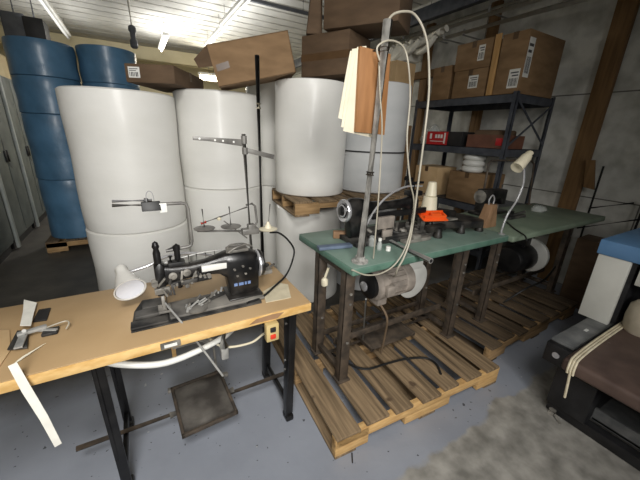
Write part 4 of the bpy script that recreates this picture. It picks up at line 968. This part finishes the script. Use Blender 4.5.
bm = B(); cyl(bm, (1.49, y2 - .03, GZ + .06), (1.49, y2 - .03, GZ + .40), .009, seg=12); cyl(bm, (1.455, y2 - .03, GZ + .08), (1.455, y2 - .03, GZ + .33), .008, seg=12)
bar(bm, (1.40, y2 - .03, GZ + .335), (1.53, y2 - .03, GZ + .335), .02, .014, .002); bar(bm, (1.42, y2 - .02, GZ + .27), (1.52, y2 - .02, GZ + .27), .06, .03, .003); cyl(bm, (1.41, y2 - .05, GZ + .36), (1.41, y2, GZ + .36), .014, seg=12)
bar(bm, (1.46, y2 - .03, GZ + .30), (1.40, y2 - .03, GZ + .38), .01, .01, .001)
obj('needle_bar', bm, 'black_iron', m2)
rnd = random.Random(21)
lw = obj('looper_works', box(B(), (1.12, 1.285, GZ + .03), (1.60, 1.37, GZ + .05), .006), 'dusty_black', m2)
for i in range(16):
    x = rnd.uniform(1.10, 1.60); yy = rnd.uniform(1.28, 1.36); zz = GZ + .03
    obj('linkage', bar(B(), (x, yy, zz + .01), (x + rnd.uniform(-.06, .09), yy + rnd.uniform(-.03, .05), zz + rnd.uniform(.01, .08)), rnd.uniform(.012, .03), rnd.uniform(.008, .025), .002), ('black_casting', 'greasy_steel', 'dusty_black')[i % 3], lw)
for i in range(8):
    x = rnd.uniform(1.1, 1.6); yy = rnd.uniform(1.28, 1.36); obj('stud', cyl(B(), (x, yy, GZ + .04), (x, yy, GZ + rnd.uniform(.06, .12)), rnd.uniform(.008, .016), seg=10), 'greasy_steel', lw)
bm = B(); box(bm, (1.12, 1.275, GZ + .10), (1.24, 1.30, GZ + .17), .004); bar(bm, (1.18, 1.288, GZ + .03), (1.18, 1.288, GZ + .10), .02, .01); box(bm, (1.15, 1.26, GZ + .055), (1.22, 1.275, GZ + .095), .003)
obj('tension_plate', bm, 'motor_grey', m2)
bm = B(); bar(bm, (1.10, 1.315, GZ + .170), (1.52, 1.31, GZ + .175), .02, .035, .004); obj('rocker_shaft', bm, 'black_iron', m2)
bm = B(); box(bm, (1.30, 1.23, GZ), (1.52, 1.275, GZ + .022), .004); box(bm, (1.36, 1.22, GZ + .022), (1.42, 1.27, GZ + .05), .006); obj('cloth_plate', bm, 'greasy_steel', m2)
bm = B(); tube(bm, [aty(365, 228, 1.3), aty(375, 210, 1.32), aty(388, 196, 1.34), aty(405, 187, 1.36), aty(422, 186, 1.38)], .006, 8); obj('oil_tube', bm, 'chrome', m2)
# long jib casting
bm = B()
prism(bm, [(1.60, 1.30, GZ + .04), (1.98, 1.20, GZ + .03), (2.03, 1.23, GZ + .03), (2.00, 1.32, GZ + .04), (1.92, 1.50, GZ + .05), (1.62, 1.50, GZ + .05)], (0, 0, .05), .008)
prism(bm, [(1.60, 1.33, GZ + .09), (1.86, 1.33, GZ + .09), (1.80, 1.47, GZ + .09), (1.60, 1.47, GZ + .09)], (0, 0, .045), .008)
for x, yy in ((1.60, 1.25), (1.83, 1.255), (2.0, 1.235), (1.90, 1.47)): lathe(bm, [(.028, 0), (.03, .01), (.022, .03), (.022, .06)], (x, yy, GZ), seg=14)
bar(bm, (1.52, 1.27, GZ + .06), (1.66, 1.27, GZ + .06), .05, .04, .004)
jb = obj('extension_bed', bm, 'black_casting', m2)
obj('steel_plate', box(B(), (1.67, 1.27, GZ + .0905), (1.80, 1.33, GZ + .1), .001), 'greasy_steel', jb)
# cones
cc = V((1.655, 1.40, GZ + .137))
bm = B(); lathe(bm, [(.048, 0), (.053, .004), (.043, .095), (.032, .10), (0, .10)], cc, seg=32)
tag(obj('thread_cone', bm, 'cream_plastic', origin=cc), 'lower empty cream thread cone on the greasy machine behind the orange tray', 'cone', 'cream thread cones')
bm = B(); lathe(bm, [(.034, 0), (.037, .002), (.026, .088), (.018, .092), (0, .092)], cc + V((0, 0, .101)), seg=28)
tag(obj('thread_cone', bm, 'cream_plastic', origin=cc + V((0, 0, .101))), 'smaller cream thread cone stacked on top of the other cone', 'cone', 'cream thread cones')
R = Matrix.Translation(V((1.575, 1.295, GZ + .125))) @ Matrix.Rotation(-.30, 4, 'Z') @ Matrix.Rotation(.30, 4, 'X')
bm = B(); box(bm, (-.085, -.05, 0), (.085, .045, .008), .001, R); box(bm, (-.075, -.035, .008), (.075, -.028, .03), .001, R); box(bm, (-.075, .018, .008), (.075, .025, .035), .001, R); box(bm, (.068, -.028, .008), (.075, .018, .03), .001, R); box(bm, (-.02, -.02, .008), (.05, .012, .03), .004, R)
tag(obj('orange_tray', bm, 'orange', origin=(1.575, 1.295, GZ + .12)), 'small bright orange plastic tray on the greasy machine', 'tray')
bm = B(); a_, b_ = atz(376, 233, GZ + .016), atz(431, 261, GZ + .016); sweep(bm, [a_, b_], .0145, 16); 
tr_ = thing('steel_tube', 'grey steel tube lying on the green table with its end past the edge', 'tube', (a_ + b_) / 2)
obj('tube_body', bm, 'grey_steel', tr_)
obj('tube_bore', cyl(B(), b_ + (b_ - a_).normalized() * -.003, b_ + (b_ - a_).normalized() * .001, .010, seg=14), 'black_box', tr_)
bm = bar(B(), atz(318, 248, GZ + .012), atz(351, 245, GZ + .012), .045, .018, .003)
tag(obj('blue_strip', bm, 'blue_cloth', origin=atz(333, 247, GZ)), 'slate blue strip lying at the left end of the green table', 'strip')
t = thing('small_bottle', 'small clear bottle with white cap at the front of the green table', 'bottle', atz(380, 250, GZ))
c = atz(379, 250, GZ); obj('bottle_body', lathe(B(), [(.012, 0), (.014, .004), (.014, .04), (.008, .05), (.008, .054)], c, seg=18), 'clear', t)
c2 = V((c.x, c.y, GZ + .054)); obj('cap', lathe(B(), [(.010, 0), (.010, .014), (.007, .016)], c2, seg=16), 'white_plastic', t)
c = atz(388, 250.5, GZ)
tag(obj('bottle_cap', lathe(B(), [(.014, 0), (.014, .022), (.011, .025), (0, .025)], c, seg=18), 'white_plastic', origin=c), 'loose white cap standing beside the clear bottle on the green table', 'cap')
c = atz(372, 246, GZ)
tag(obj('glass_jar', lathe(B(), [(.02, 0), (.024, .004), (.024, .04), (.018, .05), (.018, .058)], c, seg=20), 'clear', origin=c), 'clear jar next to the base of the pipe stand on the green table', 'jar')
c = atz(341, 238, GZ); R = rotz(-.5, c)
bm = box(B(), (c.x - .05, c.y - .02, GZ), (c.x + .06, c.y + .02, GZ + .045), .006, R)
tag(obj('wooden_wedge', bm, 'dull_wood', origin=c), 'tan wooden wedge under the hand wheel of the greasy machine', 'wedge')
pts = [V((p.x, p.y, .148)) for p in (atz(330, 352, .148), atz(345, 362, .148), atz(365, 369, .148), atz(385, 364, .148), atz(405, 359, .148), atz(425, 358, .148), atz(436, 364, .148), atz(441, 374, .148))]
tag(obj('floor_cable', tube(B(), pts, .007, 8), 'cord_black', origin=pts[3]), 'black cable snaking over the boards of the nearer pallet', 'cable')

# ----------------------------------------------------------- green table two
g2t = thing('sewing_table', 'olive green sewing table in the corner on the dark pallet', 'table', (2.85, 1.3, PZ))
ftable(g2t, 2.12, 3.56, 1.055, 1.66, GZ - .005, 'olive_top', 'olive_top', (2.17, 3.25), (1.16, 1.44), 'rust_leg')
mc = aty(519, 257, 1.28)
bm = B(); lathe(bm, [(.03, 0), (.10, .01), (.115, .03), (.115, .25), (.10, .28), (.03, .29)], (mc.x - .18, 1.28, mc.z), (1, 0, 0), 30); box(bm, (mc.x - .05, 1.24, mc.z + .1), (mc.x + .05, 1.32, GZ - .043), .004)
mo = obj('motor', bm, 'black_iron', g2t, label='black motor hung under the olive tabletop')
bm = B(); lathe(bm, [(0, 0), (.13, 0), (.145, .008), (.145, .035), (.13, .043), (0, .043)], (mc.x + .135, 1.27, mc.z + .0), (1, 0, 0), 40); obj('belt_guard', bm, 'white_plastic', mo, label='round white belt guard')
bm = B(); tube(bm, [(2.5, 1.2, .2), (2.62, 1.12, .34), (2.9, 1.12, .36), (3.15, 1.16, .42)], .008, 8); obj('motor_cord', bm, 'cord_black', mo)
lc = aty(487, 222, 1.30)
t = thing('wooden_block', 'tapered brown wooden block with a wire handle between the two green tables', 'block', (lc.x, 1.30, GZ))
bx = V((lc.x, 1.30, GZ - .004))
hexa_pts = [bx + V(p) for p in ((-.075, -.04, 0), (.06, -.04, 0), (.06, .04, 0), (-.075, .04, 0), (-.03, -.03, .165), (.035, -.03, .165), (.035, .03, .165), (-.03, .03, .165))]
obj('block_body', hexa(B(), hexa_pts, .004), 'dull_wood', t)
obj('wire_handle', tube(B(), [bx + V((-.025, 0, .16)), bx + V((-.03, 0, .20)), bx + V((0, 0, .23)), bx + V((.03, 0, .20)), bx + V((.028, 0, .16))], .005, 8), 'chrome', t)
yl = 1.12
ll = thing('work_lamp', 'cream work lamp on a bent stem over the olive table', 'lamp', aty(501, 237, yl))
b0 = aty(501, 236, yl); b0.z = GZ - .005
pts = [b0, aty(502, 229, yl), aty(508, 214, yl), aty(517, 200, yl), aty(523, 185, yl), aty(524, 172, yl), aty(523, 163, yl)]
obj('stem', tube(B(), pts, .0065, 8), 'chrome', ll)
obj('stem_base', lathe(B(), [(.022, 0), (.022, .008), (.009, .014)], b0, seg=16), 'grey_steel', ll)
a_, b_ = aty(530, 153.5, yl), aty(516.5, 168, yl)
bm = B(); lathe(bm, [(0, -.012), (.018, -.008), (.025, .005), (.026, .028), (.032, .04), (.038, (b_ - a_).length), (.034, (b_ - a_).length), (0, (b_ - a_).length - .02)], a_, b_ - a_, 24)
hd = obj('lamp_head', bm, 'cream_plastic', ll)
bm = B(); cyl(bm, a_ + V((0, -.029, 0)) + (b_ - a_) * .1, a_ + V((0, -.022, 0)) + (b_ - a_) * .1, .008, seg=10); obj('lamp_knob', bm, 'black_iron', hd)
wf = thing('wire_frame', 'grey bent tube frame standing at the back of the olive table', 'frame', (2.35, 1.6, GZ))
yf = 1.63
obj('tube_frame', sweep(B(), [V((aty(481, 212, yf).x, yf, GZ - .005)), aty(483, 195, yf), aty(489, 163, yf), aty(492, 160.5, yf), aty(531, 160.5, yf), aty(534, 164, yf), V((aty(530, 200, yf).x, yf, GZ - .005))], .009, 10), 'rust_leg', wf)
bm = B(); xx = aty(481, 212, yf).x; lathe(bm, [(.025, 0), (.025, .008), (.011, .012)], (xx, yf, GZ - .005), seg=14); lathe(bm, [(.025, 0), (.025, .008), (.011, .012)], (aty(530, 200, yf).x, yf, GZ - .005), seg=14)
obj('foot', bm, 'rust_leg', wf)
# small black machine on table two
yb = 1.56
t = thing('sewing_machine', 'small black sewing machine at the back of the olive table', 'sewing machine', (2.6, yb, GZ))
a_ = aty(497, 214, yb)
bm = box(B(), (2.42, yb - .07, GZ - .005), (2.78, yb + .07, GZ + .02), .005); obj('base', bm, 'black_enamel', t)
bm = B(); prism(bm, [(2.46, yb - .045, GZ + .02), (2.56, yb - .045, GZ + .02), (2.56, yb - .045, GZ + .12), (2.70, yb - .045, GZ + .13), (2.71, yb - .045, GZ + .07), (2.76, yb - .045, GZ + .07), (2.76, yb - .045, GZ + .20), (2.46, yb - .045, GZ + .21)], (0, .09, 0), .008); obj('arm', bm, 'black_enamel', t)
bm = B(); lathe(bm, [(.02, 0), (.05, -.003), (.055, -.015), (.02, -.02), (0, -.02)], (2.458, yb, GZ + .15), (1, 0, 0), 24); obj('hand_wheel', bm, 'greasy_steel', t)
obj('needle_bar', cyl(B(), (2.735, yb, GZ + .02), (2.735, yb, GZ + .24), .006, seg=10), 'greasy_steel', t)
c = atz(515, 208, GZ)
bm = B(); box(bm, (2.55, 1.33, GZ - .005), (2.78, 1.40, GZ + .02), .006); cyl(bm, (2.60, 1.36, GZ + .02), (2.60, 1.36, GZ + .06), .02, seg=12); bar(bm, (2.64, 1.37, GZ + .02), (2.74, 1.33, GZ + .05), .02, .014, .002)
tag(obj('machine_part', bm, 'dusty_black', origin=(2.65, 1.36, GZ)), 'loose greasy machine part lying left of the clear bag on the olive table', 'machine part')
c = atz(538, 211, GZ - .005)
bm = B(); lathe(bm, [(.02, .001), (.06, .001), (.065, .02), (.045, .045), (.02, .055), (.0, .05)], c, seg=14, wob=.22)
tag(obj('plastic_bag', bm, 'clear', origin=c, smooth=60), 'small crumpled clear plastic bag on the olive table', 'bag')
pts = [atz(507, 222, GZ + .001), atz(515, 229, GZ + .001), atz(524, 235, GZ + .001), atz(526.5, 240, GZ + .001), aty(527, 246, 1.045)]
tag(obj('black_cord', tube(B(), pts, .005, 8), 'cord_black', origin=pts[1]), 'black cord crossing the olive tabletop and dropping over its front edge', 'cord')

# things in the dark corner
t = cbox('cardboard_box', 'brown cardboard box standing in the corner under the olive table end', (3.56, 1.0, 0.0), 0.06, 0.26, 0.34, 0.66, 'card_dark', grp=None)
rk = thing('metal_rack', 'thin black metal rack with a brown board against the right wall', 'rack', (3.8, 1.1, 0))
ux = atx(590, 208, 3.78)
obj('upright', cyl(B(), (3.78, ux.y, 0), (3.78, ux.y, atx(590, 165, 3.78).z), .009, seg=10), 'black_iron', rk)
e1 = atx(634, 203, 3.82); e2 = atx(642, 219, 3.82); s2 = atx(577, 228, 3.76)
obj('upright', cyl(B(), (3.82, e2.y + .02, 0), (3.82, e2.y + .02, e1.z + .03), .009, seg=10), 'black_iron', rk)
obj('rack_rod', cyl(B(), atx(590, 208, 3.78), e1, .008, seg=8), 'black_iron', rk)
obj('rack_rod', cyl(B(), s2, e2, .008, seg=8), 'black_iron', rk)
obj('board', prism(B(), [atx(583, 187, 3.79), atx(594, 190, 3.79), atx(595, 160, 3.79), atx(586, 160, 3.79)], (.02, 0, 0), .002), 'post_wood', rk)
tag(obj('wooden_plank', bar(B(), (3.45, .80, .80), (3.60, .15, .86), .03, .10, .004), 'post_wood', origin=(3.55, .5, .83)), 'brown plank lying behind the blue topped cabinet by the wall', 'plank')
tag(obj('plank_support', box(B(), (3.42, .2, 0), (3.72, .74, .735), .006), 'card_dark', origin=(3.55, .5, 0)), 'dark brown crate under the plank by the right wall', 'crate')

# ------------------------------------------------------------ bench at right
bn = thing('work_bench', 'low maroon work bench with black iron end at the right edge', 'bench', (2.1, 0, 0))
bm = box(B(), (1.755, -.9, .372), (2.62, .50, .448), .022, seg=4); obj('bench_top', bm, 'bench_brown', bn)
bm = box(B(), (1.88, .505, .30), (2.60, .625, .42), .006); bo_ = obj('end_housing', bm, 'bench_black', bn)
obj('housing_cover', box(B(), (1.91, .51, .42), (2.58, .62, .436), .004), 'bench_grey', bo_)
bm = B(); c = atx(552, 344, 1.83); cyl(bm, (1.872, .565, .365), (1.882, .565, .365), .018, seg=16); obj('bolt', bm, 'chrome', bo_)
bm = B(); box(bm, (2.16, .55, .4365), (2.19, .565, .44)); obj('white_mark', bm, 'label', bo_)
bm = box(B(), (1.885, .36, .06), (2.50, .545, .2985), .004); box(bm, (1.915, .36, .28), (2.50, .50, .372), .004); obj('leg_panel', bm, 'bench_black', bn)
bm = box(B(), (1.915, -.90, .06), (2.50, -.72, .372), .004); obj('leg_panel', bm, 'bench_black', bn)
bm = box(B(), (1.97, -.72, .06), (1.99, .36, .135), .003); box(bm, (1.97, -.72, .06), (2.46, .36, .075)); obj('lower_shelf', bm, 'bench_grey', bn)
bm = box(B(), (2.42, -.72, .075), (2.44, .36, .372)); obj('back_panel', bm, 'bench_black', bn)
bm = box(B(), (1.90, -.92, 0), (1.96, .54, .06), .006); box(bm, (2.45, -.92, 0), (2.51, .54, .06), .006); obj('base_rail', bm, 'bench_black', bn)
bm = B(); cyl(bm, (1.885, .50, .0), (1.885, .50, .03), .018, seg=12); cyl(bm, (1.85, .44, .0), (1.88, .48, .012), .008, seg=8); obj('foot_bolt', bm, 'greasy_steel', bn)
st = thing('strap_bundle', 'bundle of cream straps laid over the end of the maroon bench', 'strap', (1.9, .47, .45))
for k in range(3):
    o_ = .012 * k; zt = .4545
    pts = [V((2.56, .485 - o_, zt)), V((2.2, .483 - o_, zt)), V((1.95, .478 - o_, zt)), V((1.795, .470 - o_, zt)), V((1.757, .465 - o_, .445)), V((1.743, .462 - o_, .41)), V((1.743, .46 - o_, .385))]
    if k == 1: pts += [V((1.745, .455 - o_, .33)), V((1.755, .45 - o_, .24))]
    obj('strap', tube(B(), pts, .0058, 8), 'rope', st)
wb = thing('white_cabinet', 'white board cabinet with a blue top standing on the maroon bench', 'cabinet', (2.7, .3, .45))
zb = .4485
obj('end_panel', box(B(), (2.36, .522, .4365), (2.39, .675, .855), .003), 'white_paint', wb)
obj('end_panel', box(B(), (2.95, .522, .4365), (2.98, .675, .855), .003), 'white_paint', wb)
bm = box(B(), (2.36, -.6, .73), (2.98, .48, .855), .003); obj('apron', bm, 'white_paint', wb)
bm = box(B(), (2.395, .50, zb), (2.945, .66, .855), .003); box(bm, (2.52, -.6, zb), (2.945, .50, .73), .003); obj('inner_body', bm, 'bench_black', wb)
bm = box(B(), (2.35, -.62, .855), (3.0, .685, .945), .006); obj('blue_top', bm, 'blue_paint', wb)
c = V((2.42, .395, zb))
bm = B(); lathe(bm, [(.03, 0), (.07, 0), (.082, .03), (.086, .09), (.08, .16), (.06, .185), (.03, .19)], c, seg=28)
fr = thing('felt_roll', 'beige felt roll standing on the maroon bench before the white cabinet', 'roll', c)
obj('roll_body', bm, 'felt', fr)
obj('core', lathe(B(), [(.012, .18), (.026, .18), (.026, .196), (.012, .196)], c, seg=16), 'card', fr)
p = atz(352, 457, 0)
tag(obj('thread_scrap', bar(B(), atz(352, 453, .003), atz(352.5, 463, .003), .006, .005, .001), 'black_box', origin=p), 'tiny black scrap lying on the floor in front of the pallet', 'scrap')

# ------------------------------------------------------------------- lights
def area(name, loc, rot, sx, sy, power, col=(1, 1, 1)):
    l = bpy.data.lights.new(name, 'AREA'); l.shape = 'RECTANGLE'; l.size = sx; l.size_y = sy; l.energy = power; l.color = col
    o = bpy.data.objects.new(name, l); COL.objects.link(o); o.location = loc; o.rotation_euler = rot; return o
# unseen spot added for strip lights behind the camera, cone shaped for falloff
l = bpy.data.lights.new('key_spot', 'SPOT'); l.energy = 240; l.spot_size = math.radians(108); l.spot_blend = 1.0; l.shadow_soft_size = 0.4; l.color = (1.0, 0.98, 0.95)
fl = bpy.data.objects.new('key_spot', l); COL.objects.link(fl)
fl.location = (-0.35, -0.6, 3.1)
fl.rotation_euler = (V((0.25, 2.0, 0.95)) - fl.location).to_track_quat('-Z', 'Y').to_euler()
l = bpy.data.lights.new('rear_fill', 'SPOT'); l.energy = 560; l.spot_size = math.radians(80); l.spot_blend = 1.0; l.shadow_soft_size = 0.7; l.color = (1.0, 0.98, 0.95)  # added soft spot behind the camera, in place of unseen strip lights
bl_ = bpy.data.objects.new('rear_fill', l); COL.objects.link(bl_)
bl_.location = (-0.4, -2.8, 2.4)
bl_.rotation_euler = (V((0.55, 2.0, 0.75)) - bl_.location).to_track_quat('-Z', 'Y').to_euler()
l = bpy.data.lights.new('camera_fill', 'SPOT'); l.energy = 22; l.spot_size = math.radians(135); l.spot_blend = 1.0; l.shadow_soft_size = 0.03; l.color = (1.0, 0.97, 0.93)  # added weak fill beside the camera, not a real flash
pl_ = bpy.data.objects.new('camera_fill', l); COL.objects.link(pl_)
mf = mw.copy(); off = CAM - DN * 0.05 - RT * 0.02; mf[0][3], mf[1][3], mf[2][3] = off; pl_.matrix_world = mf
# glow of the lit strip and hanging lamp, then two added ceiling fills
area('strip_glow_far', (0.73, 7.5, 2.93), (0, 0, 0), 0.1, 1.1, 70)
area('strip_glow_up', (0.73, 7.5, 2.93), (PI, 0, 0), 0.5, 1.3, 14)
area('lamp_glow', (1.83, 8.8, 2.68), (PI / 2 + PI, 0, 0), 0.45, 0.12, 30, (1, .92, .75))
area('ceiling_fill_left', (-0.84, 7.0, 2.8), (PI, 0, 0), 0.5, 2.4, 8)  # added up-light for the ceiling; the strip above it is unlit
area('ceiling_fill_right', (1.48, 6.0, 2.75), (PI, 0, 0), 0.5, 2.8, 26)  # added up-light to brighten ceiling and conduits; these strips are unlit

w = bpy.data.worlds.new('world'); scn.world = w; w.use_nodes = True
w.node_tree.nodes['Background'].inputs[0].default_value = lin((200, 205, 210)); w.node_tree.nodes['Background'].inputs[1].default_value = 0.07
scn.view_settings.view_transform = 'Standard'; scn.view_settings.look = 'None'
scn.view_settings.exposure = 0.0; scn.view_settings.gamma = 1.0; scn.view_settings.use_curve_mapping = False
